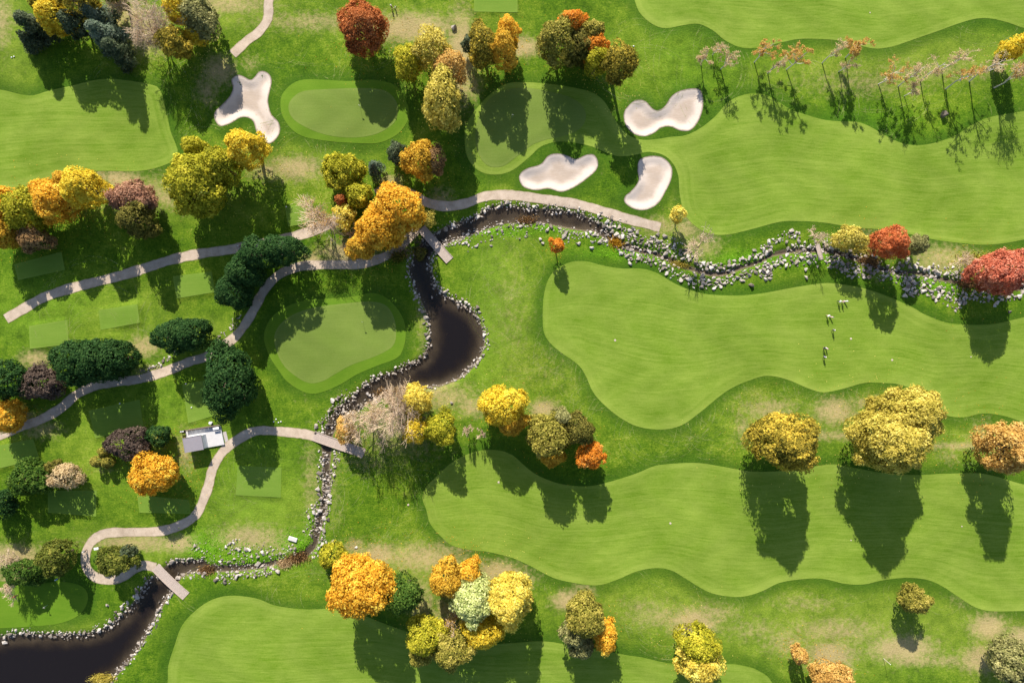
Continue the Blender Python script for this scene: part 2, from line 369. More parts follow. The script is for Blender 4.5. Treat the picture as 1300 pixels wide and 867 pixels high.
def mat_path():
    m, nt, b = new_mat("cart_path_asphalt", 0.9); n = NB(nt); P = n.pos()
    n1 = n.noise(P, 0.5, 4, 0.65); n3 = n.noise(P, 4.5, 3, 0.7)
    t = n.math('ADD', n.math('MULTIPLY', n1, 0.6), n.math('MULTIPLY', n3, 0.4))
    c = n.ramp(t, [(0.3, (0.30, 0.235, 0.175)), (0.55, (0.455, 0.37, 0.29)), (0.75, (0.545, 0.455, 0.37))])
    e = n.math('ADD', n.attr("edge"), n.math('MULTIPLY', n.math('SUBTRACT', n.noise(P, 1.4, 4, .7), 0.5), 0.5))
    c = n.mix(n.mrange(e, 0.0, 0.28, 0.75, 0.0), c, (0.23, 0.19, 0.10))
    nt.links.new(c, b.inputs["Base Color"]); nt.links.new(n.bump(n3, 0.3, 0.05), b.inputs["Normal"])
    return m

def mat_water():
    m, nt, b = new_mat("dark_pond_water", 0.06); n = NB(nt); P = n.pos()
    d = n.math('ADD', n.attr("edge"), n.math('MULTIPLY', n.math('SUBTRACT', n.noise(P, 0.4, 3), 0.5), 2.6))
    a = n.mrange(d, 0.2, 4.8, 0.35, 0.985)
    c = n.mix(n.mrange(d, 1.0, 5.0), (0.020, 0.0135, 0.009), (0.0085, 0.0064, 0.0062))
    sp = n.mrange(n.noise(P, 2.2, 2, 0.5), 0.70, 0.78)
    spm = n.math('MULTIPLY', sp, n.mrange(n.noise(P, 0.13, 2), 0.45, 0.65))
    c = n.mix(n.math('MULTIPLY', spm, 0.5), c, (0.10, 0.075, 0.03))
    nt.links.new(c, b.inputs["Base Color"]); nt.links.new(a, b.inputs["Alpha"])
    b.inputs["Specular IOR Level"].default_value = 0.28
    nt.links.new(n.bump(n.noise(P, 1.6, 2), 0.05, 0.05), b.inputs["Normal"])
    return m

def mat_rock():
    m, nt, b = new_mat("bank_rock", 0.85); n = NB(nt); P = n.pos()
    oi = nt.nodes.new("ShaderNodeObjectInfo").outputs["Random"]
    t = n.math('FRACT', n.math('ADD', n.attr("tone"), oi))
    n2 = n.noise(P, 3.0, 4, 0.65)
    c = n.ramp(t, [(0.0, (0.13, 0.108, 0.088)), (0.25, (0.25, 0.215, 0.18)), (0.6, (0.38, 0.335, 0.29)), (1.0, (0.55, 0.50, 0.455))])
    c = n.mix(n.mrange(n2, 0.45, 0.75, 0, 0.6), c, (0.20, 0.175, 0.15))
    nt.links.new(c, b.inputs["Base Color"]); nt.links.new(n.bump(n2, 0.5, 0.15), b.inputs["Normal"])
    return m

def mat_plain(name, col, rough=0.7, var=0.25, scale=4.0, metal=0.0, stretch=None):
    m, nt, b = new_mat(name, rough); n = NB(nt)
    tc = nt.nodes.new("ShaderNodeTexCoord").outputs["Object"]
    v = n.mapping(tc, stretch) if stretch else tc
    f = n.noise(v, scale, 4, 0.6)
    c = n.mix(f, tuple(x * (1 - var) for x in col), tuple(min(1, x * (1 + var)) for x in col))
    nt.links.new(c, b.inputs["Base Color"]); b.inputs["Metallic"].default_value = metal
    return m

M_ROUGH = mat_rough_grass()
M_FAIR = mat_mown("fairway_grass", (0.086, 0.164, 0.008), (0.198, 0.268, 0.042))
M_COLLAR = mat_mown("collar_grass", (0.068, 0.152, 0.008), (0.115, 0.195, 0.016), 0.6, 1.5)
M_GREEN = mat_mown("green_grass", (0.100, 0.160, 0.022), (0.155, 0.208, 0.044), 0.5, 1.0, 1.4)
M_TEE = mat_mown("tee_grass", (0.096, 0.180, 0.018), (0.155, 0.235, 0.036), 0.6, 0.5, 1.3)
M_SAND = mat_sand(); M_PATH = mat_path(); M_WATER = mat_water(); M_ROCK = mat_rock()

# ------------------------------------------------------------------ ground
def axis(h, fine, far):
    a = np.arange(-h, h + fine / 2, fine)
    o = h + np.cumsum(np.geomspace(fine * 1.5, 60, 34)); o = o[o < far]
    o = np.append(o, far)
    return np.concatenate([-o[::-1], a, o])
gx = axis(136, 0.56, 900); gy = axis(93, 0.56, 900)
GX, GY = np.meshgrid(gx, gy)
gX = GX.ravel(); gY = GY.ravel()
gZ = hgt(gX, gY)
DRY = [(278,90,16,14,.8),(262,112,12,18,.6),(400,28,60,9,.55),(350,22,25,8,.4),(520,36,42,13,.95),(585,72,13,42,1.0),(600,110,9,14,.6),(375,214,26,11,.85),(340,217,18,9,.7),(180,243,60,16,.55),(215,250,40,12,.6),(150,228,22,10,.8),(440,322,26,11,.9),(395,330,14,8,.7),(664,60,16,9,.95),(838,287,22,9,.6),(870,290,18,14,.6),(890,312,20,14,.55),(1195,330,34,15,.65),(1095,310,26,12,.6),(45,456,14,9,.75),(182,440,15,10,.75),(190,470,22,6,.5),(170,689,44,8,.8),(226,690,16,8,.85),(18,706,28,11,.9),(318,682,32,12,.75),(352,692,20,8,.5),(15,735,16,16,.6),(50,545,22,8,.6),(30,530,16,10,.5),(690,519,13,8,.95),(722,763,15,9,1.0),(740,750,12,8,.6),(880,790,24,12,1.0),(905,778,26,10,.55),(840,782,34,10,.55),(815,768,30,8,.4),(632,726,20,10,.95),(655,735,20,12,.6),(540,708,42,14,.75),(480,704,18,10,.95),(450,694,12,8,.7),(535,768,14,30,.6),(565,790,11,26,.75),(600,712,20,8,.4),(1060,522,20,12,.85),(1105,512,22,8,.6),(975,520,28,12,.6),(945,545,10,16,.5),(1065,553,50,5,.6),(1230,566,55,4,.7),(1250,555,16,16,.5),(1145,823,30,12,1.0),(1160,836,30,7,.7),(1200,838,34,7,.55),(1255,796,17,11,1.0),(1246,836,20,12,1.0),(1295,812,16,12,.95),(1062,800,48,12,.6),(1055,832,24,14,.95),(1000,815,24,14,.55),(1020,765,34,9,.4),(1225,760,16,12,.3),(960,800,30,12,.4),(0,28,12,26,.7),(155,20,26,14,.75),(182,42,24,22,.75),(285,6,44,9,.7),(318,80,10,10,.4),(560,503,34,14,.65),(602,516,16,10,.7),(505,556,44,24,.45),(470,585,30,12,.35),(236,572,9,20,.6),(180,560,26,16,.4),(395,620,8,50,.45),(425,600,8,60,.3),(535,395,6,70,.35),(1205,575,12,12,.4),(650,390,20,60,.25),(130,590,14,8,.4),(700,470,30,30,.2),(560,250,14,10,.5),(495,232,12,8,.7),(1100,105,70,14,.4),(1190,90,60,12,.4),(660,730,14,6,.6),(1115,350,12,8,.3)]
VIVID = [(262,698,26,22,.9),(300,705,30,14,.7),(340,712,34,12,.9),(376,690,24,15,1.0),(395,660,10,20,.5),(640,294,40,6,.8),(700,289,50,6,.8),(805,321,55,8,.8),(955,330,45,10,.9),(1030,330,30,8,.8),(1160,352,40,9,.9),(1205,366,34,9,.9),(150,700,44,18,.4),(60,390,70,40,.35),(190,560,60,60,.3),(330,620,50,60,.3),(620,420,30,120,.25),(850,80,80,40,.25),(1110,150,90,20,.3),(1105,830,90,20,.2)]
PALE = [(1080,800,200,48,.9),(850,770,130,36,.8),(640,400,38,120,.7),(330,640,60,55,.7),(1190,70,130,26,.8),(1000,90,80,20,.4),(250,430,45,25,.8),(120,400,110,40,.5),(1060,530,140,30,.55),(210,250,90,26,.6),(290,15,90,24,.7),(20,60,26,70,.7),(540,720,120,30,.7),(700,500,60,50,.3),(360,200,120,24,.5),(560,500,70,30,.5),(180,560,120,60,.45),(160,690,80,20,.7),(850,290,40,20,.6),(1210,330,50,20,.7),(520,30,110,20,.5),(600,90,26,60,.5),(1230,560,70,20,.6),(700,270,90,14,.4),(90,800,100,16,.4),(840,60,90,50,.35)]
def blobs(L, X, Y, g=1.0):
    out = np.zeros(len(X))
    for (px, py, rx, ry, s) in L:
        c = W((px, py))
        out = np.maximum(out, s * np.exp(-0.7 * (((X - c[0]) / (rx * S * g)) ** 2 + ((Y - c[1]) / (ry * S * g)) ** 2)))
    return out
df = np.full(len(gX), 1e3)
for p in list(PF.values()): df = np.minimum(df, sdf(p, gX, gY, 8))
for p in list(PC.values()): df = np.minimum(df, sdf(p, gX, gY, 5))
lush = 0.85 * sstep(4.2, 0.4, df)
for p in PB: lush = np.maximum(lush, 0.9 * sstep(4.0, 0.2, sdf(p, gX, gY, 6)))
bed = sstep(1.0, 0.0, d_water(gX, gY))
nx, ny = len(gx), len(gy)
idx = np.arange(nx * ny).reshape(ny, nx)
F = np.stack([idx[:-1, :-1], idx[:-1, 1:], idx[1:, 1:], idx[1:, :-1]], -1).reshape(-1, 4)
me = mesh_np("ground", np.stack([gX, gY, gZ], 1), F, {"dry": blobs(DRY, gX, gY, 1.3), "pale": blobs(PALE, gX, gY), "vivid": blobs(VIVID, gX, gY), "lush": lush, "bed": bed}, smooth=True)
tag(link("ground", me, M_ROUGH), "rough mown grass of the course with dry tan patches", None, kind="structure")

# ------------------------------------------------------------------ mown sheets
def sheet(name, poly, mat, lift, spacing=1.1, flow=False, zfix=None):
    lo = poly.min(0); hi = poly.max(0)
    xs = np.arange(lo[0] + spacing * .5, hi[0], spacing); ys = np.arange(lo[1] + spacing * .5, hi[1], spacing)
    A, B = np.meshgrid(xs, ys); A = A.ravel(); B = B.ravel()
    d = sdf(poly, A, B)
    k = d < -spacing * 0.45
    pts = np.concatenate([poly, np.stack([A[k], B[k]], 1)])
    r = delaunay_2d_cdt([Vector(p) for p in pts], [], [list(range(len(poly)))], 1, 1e-4)
    V = np.array([(v.x, v.y) for v in r[0]]); Fc = np.array([f for f in r[2] if len(f) == 3])
    a, b_, c = V[Fc[:, 0]], V[Fc[:, 1]], V[Fc[:, 2]]
    flip = ((b_ - a)[:, 0] * (c - a)[:, 1] - (b_ - a)[:, 1] * (c - a)[:, 0]) < 0
    Fc[flip] = Fc[flip][:, ::-1]
    e = -sdf(poly, V[:, 0], V[:, 1]); e = np.clip(e, 0, 100)
    fl = V[:, 1].copy()
    if flow:
        bx = np.arange(lo[0], hi[0] + 2, 2.0)
        top = np.full(len(bx), np.nan); bot = top.copy()
        for i, x in enumerate(bx):
            s_ = np.abs(poly[:, 0] - x) < 3
            if s_.any(): top[i] = poly[s_, 1].max(); bot[i] = poly[s_, 1].min()
        ok = ~np.isnan(top); top = np.interp(bx, bx[ok], top[ok]); bot = np.interp(bx, bx[ok], bot[ok])
        ker = np.ones(5) / 5
        sm = lambda q: np.convolve(np.pad(q, 2, mode='edge'), ker, 'valid')
        top = sm(top); bot = sm(bot)
        tm, bm_ = np.median(top), np.median(bot)
        dt = np.clip(np.interp(V[:, 0], bx, top) - tm, -7, 7); db = np.clip(np.interp(V[:, 0], bx, bot) - bm_, -7, 7)
        t = np.clip((V[:, 1] - bm_) / max(tm - bm_, 1), 0, 1)
        fl = V[:, 1] - 0.5 * (db * (1 - t) + dt * t)
    z = hgt(V[:, 0], V[:, 1]) + lift if zfix is None else np.full(len(V), zfix)
    me = mesh_np(name, np.column_stack([V, z]), Fc, {"edge": e, "flow": fl}, smooth=True)
    return link(name, me, mat)

for k, p in PF.items():
    tag(sheet("fairway", p, M_FAIR, 0.035, 1.0, True), {'a': 'striped fairway at the upper left edge', 'b': 'fairway along the top right edge above the young trees', 'c': 'wide fairway between the young trees and the brook, joined to the shaded green', 'd': 'middle fairway below the brook with golfers walking on it', 'e': 'lower fairway crossed by three long tree shadows', 'f': 'fairway at the bottom edge beside the lower pond'}[k], kind="structure")
for k, p in PC.items():
    tag(sheet("green_collar", p, M_COLLAR, 0.045, 0.9), {'g1': 'mown collar round the oval green', 'g3': 'mown collar round the green beside the pond', 'g4': 'small green above the lower left pond'}[k], kind="structure")
for k, p in PG.items():
    tag(sheet("putting_green", p, M_GREEN, 0.065, 0.9), {'g1': 'oval putting green beside the three lobed bunker', 'g2': 'putting green half in tree shade between the bunkers', 'g3': 'putting green beside the dark pond'}[k], kind="structure")
for p, (_, lab) in zip(PT, TEE):
    L = np.concatenate([np.linspace(p[i], p[(i + 1) % 4], 12, endpoint=False) for i in range(4)])
    tag(sheet("tee_box", L, M_TEE, 0.035, 0.8), lab, kind="structure")
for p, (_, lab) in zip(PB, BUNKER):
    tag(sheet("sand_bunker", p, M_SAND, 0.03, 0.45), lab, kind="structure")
def grow(poly, w):
    d = np.roll(poly, -1, 0) - np.roll(poly, 1, 0); d /= np.linalg.norm(d, axis=1)[:, None] + 1e-9
    A = 0.5 * np.sum(poly[:, 0] * np.roll(poly[:, 1], -1) - poly[:, 1] * np.roll(poly[:, 0], -1))
    nrm = np.stack([d[:, 1], -d[:, 0]], 1) * (1 if A > 0 else -1)
    return poly + nrm * w
for k, p in PW.items():
    q = grow(p, 0.45) if k in WATER else p
    tag(sheet({'pond': 'pond', 'pond_lower': 'pond', 'stream_upper': 'stream', 'brook_upper': 'brook', 'brook_lower': 'brook'}[k], q, M_WATER, 0, 0.8, zfix=WLEVEL[k]),
        {'pond': 'dark curved pond in the middle', 'pond_lower': 'dark pond at the lower left', 'stream_upper': 'dark stream east of the upper bridge', 'brook_upper': 'narrow rocky brook crossing the right half', 'brook_lower': 'narrow rocky brook below the middle bridge'}[k], kind="structure")

PATHLAB = {'a': 'curving cart path at the top', 'b': 'upper left cart path', 'c': 'cart path above the stream', 'd': 'cart path winding past the cedars', 'e': 'short path end east of the middle bridge', 'g': 'lower left winding cart path'}
for nm, P_, hw in PATHS:
    c = catmull(W(P_), closed=False, step=0.7)
    d = np.gradient(c, axis=0); d /= np.linalg.norm(d, axis=1)[:, None] + 1e-9
    nr = np.stack([-d[:, 1], d[:, 0]], 1)
    s_ = np.arange(len(c))
    wl = hw * S * (1 + 0.05 * np.sin(s_ * .31) + 0.04 * np.sin(s_ * .83 + 1) + rng.normal(0, .03, len(c)))
    offs = np.array([-1, -.85, -.5, 0, .5, .85, 1])
    V = np.concatenate([c + nr * (wl * o)[:, None] for o in offs])
    e = np.concatenate([np.full(len(c), (1 - abs(o)) * hw * S) for o in offs])
    n_ = len(c)
    Fq = np.concatenate([np.stack([np.arange(n_ - 1) + j * n_, np.arange(1, n_) + j * n_, np.arange(1, n_) + (j + 1) * n_, np.arange(n_ - 1) + (j + 1) * n_], 1) for j in range(len(offs) - 1)])
    z = hgt(V[:, 0], V[:, 1]) + 0.05
    tag(link("cart_path", mesh_np("cart_path", np.column_stack([V, z]), Fq, {"edge": e, "flow": e}, True), M_PATH), PATHLAB[nm], kind="structure")

# faint pale wheel marks left by mowers turning off the fairways
def mat_marks():
    m, nt, b = new_mat("wheel_marks"); n = NB(nt); P = n.pos()
    b.inputs["Base Color"].default_value = (0.33, 0.37, 0.12, 1)
    a = n.math('MULTIPLY', n.mrange(n.noise(P, 0.5, 4, .7), .38, .7), n.math('MULTIPLY', n.attr("edge"), .5))
    nt.links.new(a, b.inputs["Alpha"]); return m
mv, mf, ma, mo = [], [], [], 0
def mark(c, w=.2, fade=1.0):
    global mo
    d = np.gradient(c, axis=0); d /= np.linalg.norm(d, axis=1)[:, None] + 1e-9; nr = np.stack([-d[:, 1], d[:, 0]], 1); n_ = len(c)
    V = np.concatenate([c + nr * w / 2, c - nr * w / 2]); mv.append(np.column_stack([V, hgt(V[:, 0], V[:, 1]) + .04]))
    i = np.arange(n_ - 1); mf.append(np.stack([i + n_, i + n_ + 1, i + 1, i], 1) + mo); mo += 2 * n_
    e = np.sin(np.linspace(0, math.pi, n_)) ** .5 * fade
    for q_ in list(PF.values()) + list(PC.values()): e = e * (sdf(q_, c[:, 0], c[:, 1], 3) > .35)
    ma.append(np.concatenate([e, e]))
mr_ = np.random.default_rng(5)
for (x0, x1, y0, y1, k) in [(780,900,500,560,16),(900,1010,480,540,12),(690,790,440,540,14),(1040,1130,490,540,6),(1200,1290,530,600,8),(880,1000,60,130,14),(1010,1200,60,170,14),(860,930,20,60,6),(350,480,180,210,8),(620,690,330,480,16),(700,900,740,800,10),(1080,1290,740,800,12),(240,420,740,770,8),(420,540,590,700,14),(150,280,100,180,12),(340,470,50,100,8),(280,420,560,660,10),(90,280,380,440,10),(770,870,70,110,8),(1150,1300,20,60,8)]:
    for _ in range(int(k * 1.4)):
        o = W((mr_.uniform(x0, x1), mr_.uniform(y0, y1))); R = mr_.uniform(4, 12); t0 = mr_.uniform(0, 6.28); t = t0 + np.linspace(0, mr_.uniform(1.2, 3.6), 26); el = mr_.uniform(.5, 1.3)
        for dr_ in (0, mr_.uniform(.9, 1.5)):
            mark(o + np.stack([np.cos(t) * (R + dr_), np.sin(t) * (R + dr_) * el], 1), .2, mr_.uniform(.4, 1.0))
M_ = np.concatenate(mv); keepm = None
tag(link("wheel_marks", mesh_np("wheel_marks", M_, np.concatenate(mf), {"edge": np.concatenate(ma)}), mat_marks()), "faint pale wheel marks curving over the rough grass", "wheel marks", kind="stuff")

# ------------------------------------------------------------------ bridges
M_WOOD = mat_plain("weathered_deck_boards", (0.42, 0.345, 0.295), 0.85, 0.3, 1.5, stretch=(5, 0.4, 1))
M_WOODD = mat_plain("bridge_timber", (0.16, 0.125, 0.10), 0.85, 0.3, 3)
M_CONC = mat_plain("concrete", (0.50, 0.48, 0.46), 0.9, 0.12, 2)
def bridge(a, b, width, label, rise=0.25):
    A = W(a); B = W(b); c = (A + B) / 2; L = float(np.linalg.norm(B - A)); ang = math.atan2(*(B - A)[::-1])
    zb = (hz(*A) + hz(*B)) / 2 + 0.12
    r = empty("footbridge", (c[0], c[1], zb), ang); tag(r, label, "bridge")
    nb = int(L / 0.24)
    bm = bmesh.new()
    for i in range(nb):
        x = -L / 2 + (i + .5) * L / nb
        add_box(bm, (x, random.uniform(-.015, .015), rise * (1 - (2 * x / L) ** 2)), (L / nb - .025, width + random.uniform(-.05, .05), 0.05))
    d = link("deck", bm_mesh("deck", bm), M_WOOD, r); d["kind"] = "stuff"
    for s in (-1, 1):
        bm = bmesh.new()
        add_tube(bm, [(x, s * (width / 2 - .08), rise * (1 - (2 * x / L) ** 2) + .1) for x in np.linspace(-L / 2, L / 2, 9)], 0.075, 4)
        link("kerb_rail", bm_mesh("kerb_rail", bm), M_WOOD, r)
        bm = bmesh.new()
        add_tube(bm, [(x, s * width * .3, rise * (1 - (2 * x / L) ** 2) - .2) for x in np.linspace(-L / 2, L / 2, 9)], 0.15, 4)
        link("beam", bm_mesh("beam", bm), M_WOODD, r)
        bm = bmesh.new(); add_box(bm, (s * (L / 2 - .4), 0, -.55), (.7, width * .95, 1.0), 0, .05)
        link("abutment", bm_mesh("abutment", bm), M_CONC, r)
bridge((535,290), (571,331), 2.35, "pale timber footbridge beside the big golden tree, crossing the stream above the pond")
bridge((398,553), (450,571), 2.5, "timber footbridge carrying the lower path over the narrow rocky brook")
bridge((198,719), (237,756), 2.5, "pale timber footbridge at the neck of the lower left pond")
bridge((1037,310), (1042,330), 1.15, "tiny plank footbridge over the brook beside a bare sapling", 0.12)

# ------------------------------------------------------------------ rocks
def rock_mesh(seed, n=13):
    r = np.random.default_rng(seed); bm = bmesh.new()
    p = r.normal(size=(n, 3)); p /= np.linalg.norm(p, axis=1)[:, None]; p *= r.uniform(.8, 1.1, (n, 1)); p *= np.array([1.15, .88, .72])
    for q in p: bm.verts.new(q)
    bmesh.ops.convex_hull(bm, input=bm.verts)
    bmesh.ops.delete(bm, geom=[v for v in bm.verts if not v.link_faces], context='VERTS')
    bmesh.ops.triangulate(bm, faces=bm.faces)
    me = bm_mesh("rock", bm); me.materials.append(M_ROCK)
    at = me.attributes.new("tone", 'FLOAT', 'POINT'); at.data.foreach_set("value", np.zeros(len(me.vertices), np.float32))
    return me
RM = [rock_mesh(100 + i) for i in range(10)]
RV = []
for m_ in RM:
    v = np.zeros(len(m_.vertices) * 3, np.float32); m_.vertices.foreach_get("co", v)
    f = np.zeros(len(m_.polygons) * 3, np.int32); m_.loops.foreach_get("vertex_index", f)
    RV.append((v.reshape(-1, 3), f.reshape(-1, 3)))
# bank bands: polyline, half width px, rocks per px of length, mean radius px, label
BANKS = [
 ([(541,306),(531,318),(524,328),(518,342),(523,362),(533,384),(541,402),(543,420),(543,438),(535,454),(521,463)], 3.2, .85, 1.65, "pale rock in the edging between the pondside green and the dark pond"),
 ([(521,463),(503,471),(477,481),(458,493),(447,502)], 4.0, .75, 1.7, "pale rock in the edging between the pondside green and the dark pond"),
 ([(447,502),(437,511),(428,520),(420,530),(411,542),(406,552)], 8.5, 1.7, 1.75, "grey rock heaped at the pond outlet above the middle bridge"),
 ([(437,530),(450,522),(463,513),(480,503),(492,498)], 4.5, 1.1, 1.7, "grey rock heaped at the pond outlet above the middle bridge"),
 ([(508,494),(541,492),(564,488),(584,479)], 2.2, .45, 1.6, "pale rock on the south shore of the dark pond"),
 ([(584,479),(602,463),(612,449),(617,430),(614,414),(606,398)], 3.2, .85, 1.7, "pale rock in the curved edging on the pond's east shore"),
 ([(606,398),(592,387),(572,377),(556,368),(552,357),(548,345),(545,333),(551,322),(556,314)], 4.2, 1.1, 1.75, "pale rock in the curved edging on the pond's east shore"),
 ([(548,300),(560,292),(572,287),(592,279),(610,272),(617,263)], 3.2, .95, 1.7, "rock on the north bank of the stream beside the path"),
 ([(617,263),(640,259),(662,261),(680,265),(705,266),(735,270),(756,280)], 4.4, .95, 1.75, "rock on the north bank of the stream beside the path"),
 ([(562,309),(580,305),(600,297),(618,291),(640,285),(662,285)], 5.0, 1.15, 1.6, "small pale rock on the grassy south bank of the stream"),
 ([(662,285),(685,285),(706,290),(730,296),(752,298)], 5.5, .9, 1.65, "small pale rock on the grassy south bank of the stream"),
 ([(583,311),(602,312),(640,297),(670,296)], 6, .18, 1.7, "small pale rock on the grassy south bank of the stream"),
 ([(712,300),(725,306),(735,304)], 5, .4, 1.7, "small pale rock on the grassy south bank of the stream"),
 ([(758,280),(772,284),(792,292),(808,302),(822,308),(840,310),(858,316),(872,326)], 7.2, 1.9, 1.75, "grey rock packed on the brook's upper bank below the path end"),
 ([(872,326),(886,334),(904,339),(924,339),(950,329),(980,317)], 4.5, 1.0, 1.65, "rock on the brook's upper bank left of the tiny bridge"),
 ([(754,297),(770,302),(790,312),(802,318)], 6.5, 1.3, 1.8, "pale rock strewn on the brook's lower bank above the middle fairway"),
 ([(797,328),(815,327),(835,333),(858,346),(872,353)], 6.5, 1.0, 1.7, "pale rock strewn on the brook's lower bank above the middle fairway"),
 ([(872,353),(890,359),(910,360),(930,353),(955,345),(978,341)], 6.0, 1.35, 1.8, "pale rock strewn on the brook's lower bank above the middle fairway"),
 ([(972,355),(974,345),(985,334),(1008,329),(1036,328)], 6.0, 1.15, 1.75, "pale rock strewn on the brook's lower bank above the middle fairway"),
 ([(970,318),(982,307),(996,300),(1015,299)], 5.0, .85, 1.7, "rock on the brook's upper bank left of the tiny bridge"),
 ([(1000,318),(1020,313),(1035,312)], 5.0, .75, 1.8, "rock on the brook's upper bank left of the tiny bridge"),
 ([(1045,312),(1062,315),(1078,322),(1100,327),(1118,334)], 6.0, 1.1, 1.8, "grey rock on the brook's upper bank between the tiny bridge and red trees"),
 ([(1048,332),(1058,331),(1072,338),(1088,342),(1104,346)], 7.5, 1.9, 1.85, "pale rock heaped on the brook's lower bank right of the tiny bridge"),
 ([(1104,346),(1120,345),(1140,352),(1155,362),(1155,376)], 7.5, 1.35, 1.75, "pale rock heaped on the brook's lower bank right of the tiny bridge"),
 ([(1140,338),(1165,338),(1185,344),(1205,348),(1228,354)], 5.5, 1.0, 1.9, "grey rock on the brook's upper bank between the tiny bridge and red trees"),
 ([(1150,360),(1170,362),(1190,368),(1210,377),(1222,383)], 9.0, 1.75, 1.75, "pale rock heaped between the two red trees"),
 ([(1222,375),(1245,376),(1262,374),(1285,371),(1305,368)], 7.0, 1.1, 1.9, "pale rock at the foot of the large red tree"),
 ([(411,574),(409,590),(411,604),(411,620),(408,636),(404,652)], 5.5, 1.5, 1.7, "grey rock lining the narrow brook south of the middle bridge"),
 ([(429,574),(425,590),(420,604),(418,620),(417,636),(413,652)], 4.0, 1.1, 1.65, "grey rock lining the narrow brook south of the middle bridge"),
 ([(396,640),(402,655),(398,668),(394,680)], 8.5, .9, 1.65, "grey rock lining the narrow brook south of the middle bridge"),
 ([(412,655),(409,672),(408,686),(412,690),(404,698),(398,708)], 6.0, .95, 2.0, "grey rock lining the narrow brook south of the middle bridge"),
 ([(275,731),(288,733),(302,727),(320,724),(335,724),(352,719)], 6.0, 1.6, 1.75, "pale rock along the lower brook beside the bottom fairway"),
 ([(224,733),(236,730),(250,728),(262,727)], 4.0, 1.1, 1.75, "pale rock along the lower brook beside the bottom fairway"),
 ([(282,702),(292,692),(305,698),(318,706)], 9.0, .6, 1.6, "pale stone scattered in the bright green weeds by the brook"),
 ([(318,706),(332,700),(345,700),(360,702),(375,697)], 8.0, .75, 1.6, "pale stone scattered in the bright green weeds by the brook"),
 ([(248,692),(262,705),(270,715),(290,714),(310,714)], 7.0, .6, 1.4, "pale stone scattered in the bright green weeds by the brook"),
 ([(212,716),(222,712),(240,711),(256,712)], 3.0, .9, 1.6, "pale stone scattered in the bright green weeds by the brook"),
 ([(203,728),(190,735),(180,747),(174,762),(163,770),(152,781)], 5.0, .9, 1.75, "rock on the grassy north shore of the lower left pond"),
 ([(152,781),(140,792),(120,800),(98,806),(75,806)], 5.0, 1.0, 1.65, "rock on the grassy north shore of the lower left pond"),
 ([(75,806),(50,805),(28,802),(14,805),(0,813)], 4.2, .95, 1.65, "rock on the grassy north shore of the lower left pond"),
 ([(178,473),(192,468),(204,463),(212,456),(224,449)], 2.6, .55, 1.6, "white stone beside the path below the cedar pair"),
 ([(276,432),(284,424),(292,415),(299,408),(304,400)], 3.5, .45, 1.4, "white stone beside the path below the curved cedar row"),
 ([(217,752),(206,768),(197,785),(190,798),(180,816),(168,832),(152,850),(138,864),(128,872)], 3.8, 1.15, 1.75, "pale rock on the straight right shore of the lower left pond"),
]
rocks = []
for bi, (pl, hw, dens, mr, lab) in enumerate(BANKS):
    c = catmull(np.array(pl, float), closed=False, step=1.0)
    d = np.gradient(c, axis=0); d /= np.linalg.norm(d, axis=1)[:, None] + 1e-9
    n_ = int(len(c) * dens * 2.6)
    i = rng.integers(0, len(c), n_)
    ph = rng.uniform(0, 6.28); dk = .55 + .45 * np.sin(i * .13 + ph) * np.sin(i * .31 + ph * 2)
    i = i[rng.uniform(0, 1, n_) < .45 + dk * .8]; n_ = len(i)
    off = np.clip(rng.normal(0, .65, n_), -1.5, 1.5) * hw
    nr = np.stack([-d[:, 1], d[:, 0]], 1)
    p = c[i] + nr[i] * off[:, None] + rng.uniform(-.5, .5, (n_, 2))
    if pl[0][0] > 740: mr = mr * 1.3; off = off * .88
    rad = np.clip(mr * np.exp(rng.normal(-.36, .52, n_)), .5, 3.8)
    order = np.argsort(-rad); keep = []
    for j in order:
        if all((p[j][0] - p[q][0]) ** 2 + (p[j][1] - p[q][1]) ** 2 > (0.66 * (rad[j] + rad[q])) ** 2 for q in keep): keep.append(j)
    for j in keep: rocks.append((p[j][0], p[j][1], rad[j] * S, lab))
rw = W(np.array([(r[0], r[1]) for r in rocks])); rz_ = hgt(rw[:, 0], rw[:, 1])
lvl = np.full(len(rocks), -9.0)
for k, p in PW.items(): lvl = np.where(sdf(p, rw[:, 0], rw[:, 1]) < 0, WLEVEL[k], lvl)
order = np.argsort([-r[2] for r in rocks])
sv, sf, stn, base = [], [], [], 0
for rank, j in enumerate(order):
    R = rocks[j][2]; k = int(rng.integers(0, 10)); a = rng.uniform(0, 6.28)
    z = max(rz_[j] + R * .18, lvl[j] - R * 0.25)
    sc = np.array([1, rng.uniform(.8, 1.15), rng.uniform(.8, 1.15)]) * R
    if rank < 300:
        o = link("rock", RM[k], loc=(rw[j, 0], rw[j, 1], z)); o.scale = sc; o.rotation_euler = (rng.uniform(-.25, .25), rng.uniform(-.25, .25), a)
        tag(o, rocks[j][3], "rock", "rocks: " + rocks[j][3])
    else:
        v, f = RV[k]; v = v * sc
        ca, sa = math.cos(a), math.sin(a)
        v = np.column_stack([v[:, 0] * ca - v[:, 1] * sa + rw[j, 0], v[:, 0] * sa + v[:, 1] * ca + rw[j, 1], v[:, 2] + z])
        sv.append(v); sf.append(f + base); stn.append(np.full(len(v), rng.uniform(0, 1))); base += len(v)
tag(link("bank_stones", mesh_np("bank_stones", np.concatenate(sv), np.concatenate(sf), {"tone": np.concatenate(stn)}), M_ROCK),
    "small pale stones filling the banks of the brook and ponds", "stones", kind="stuff")
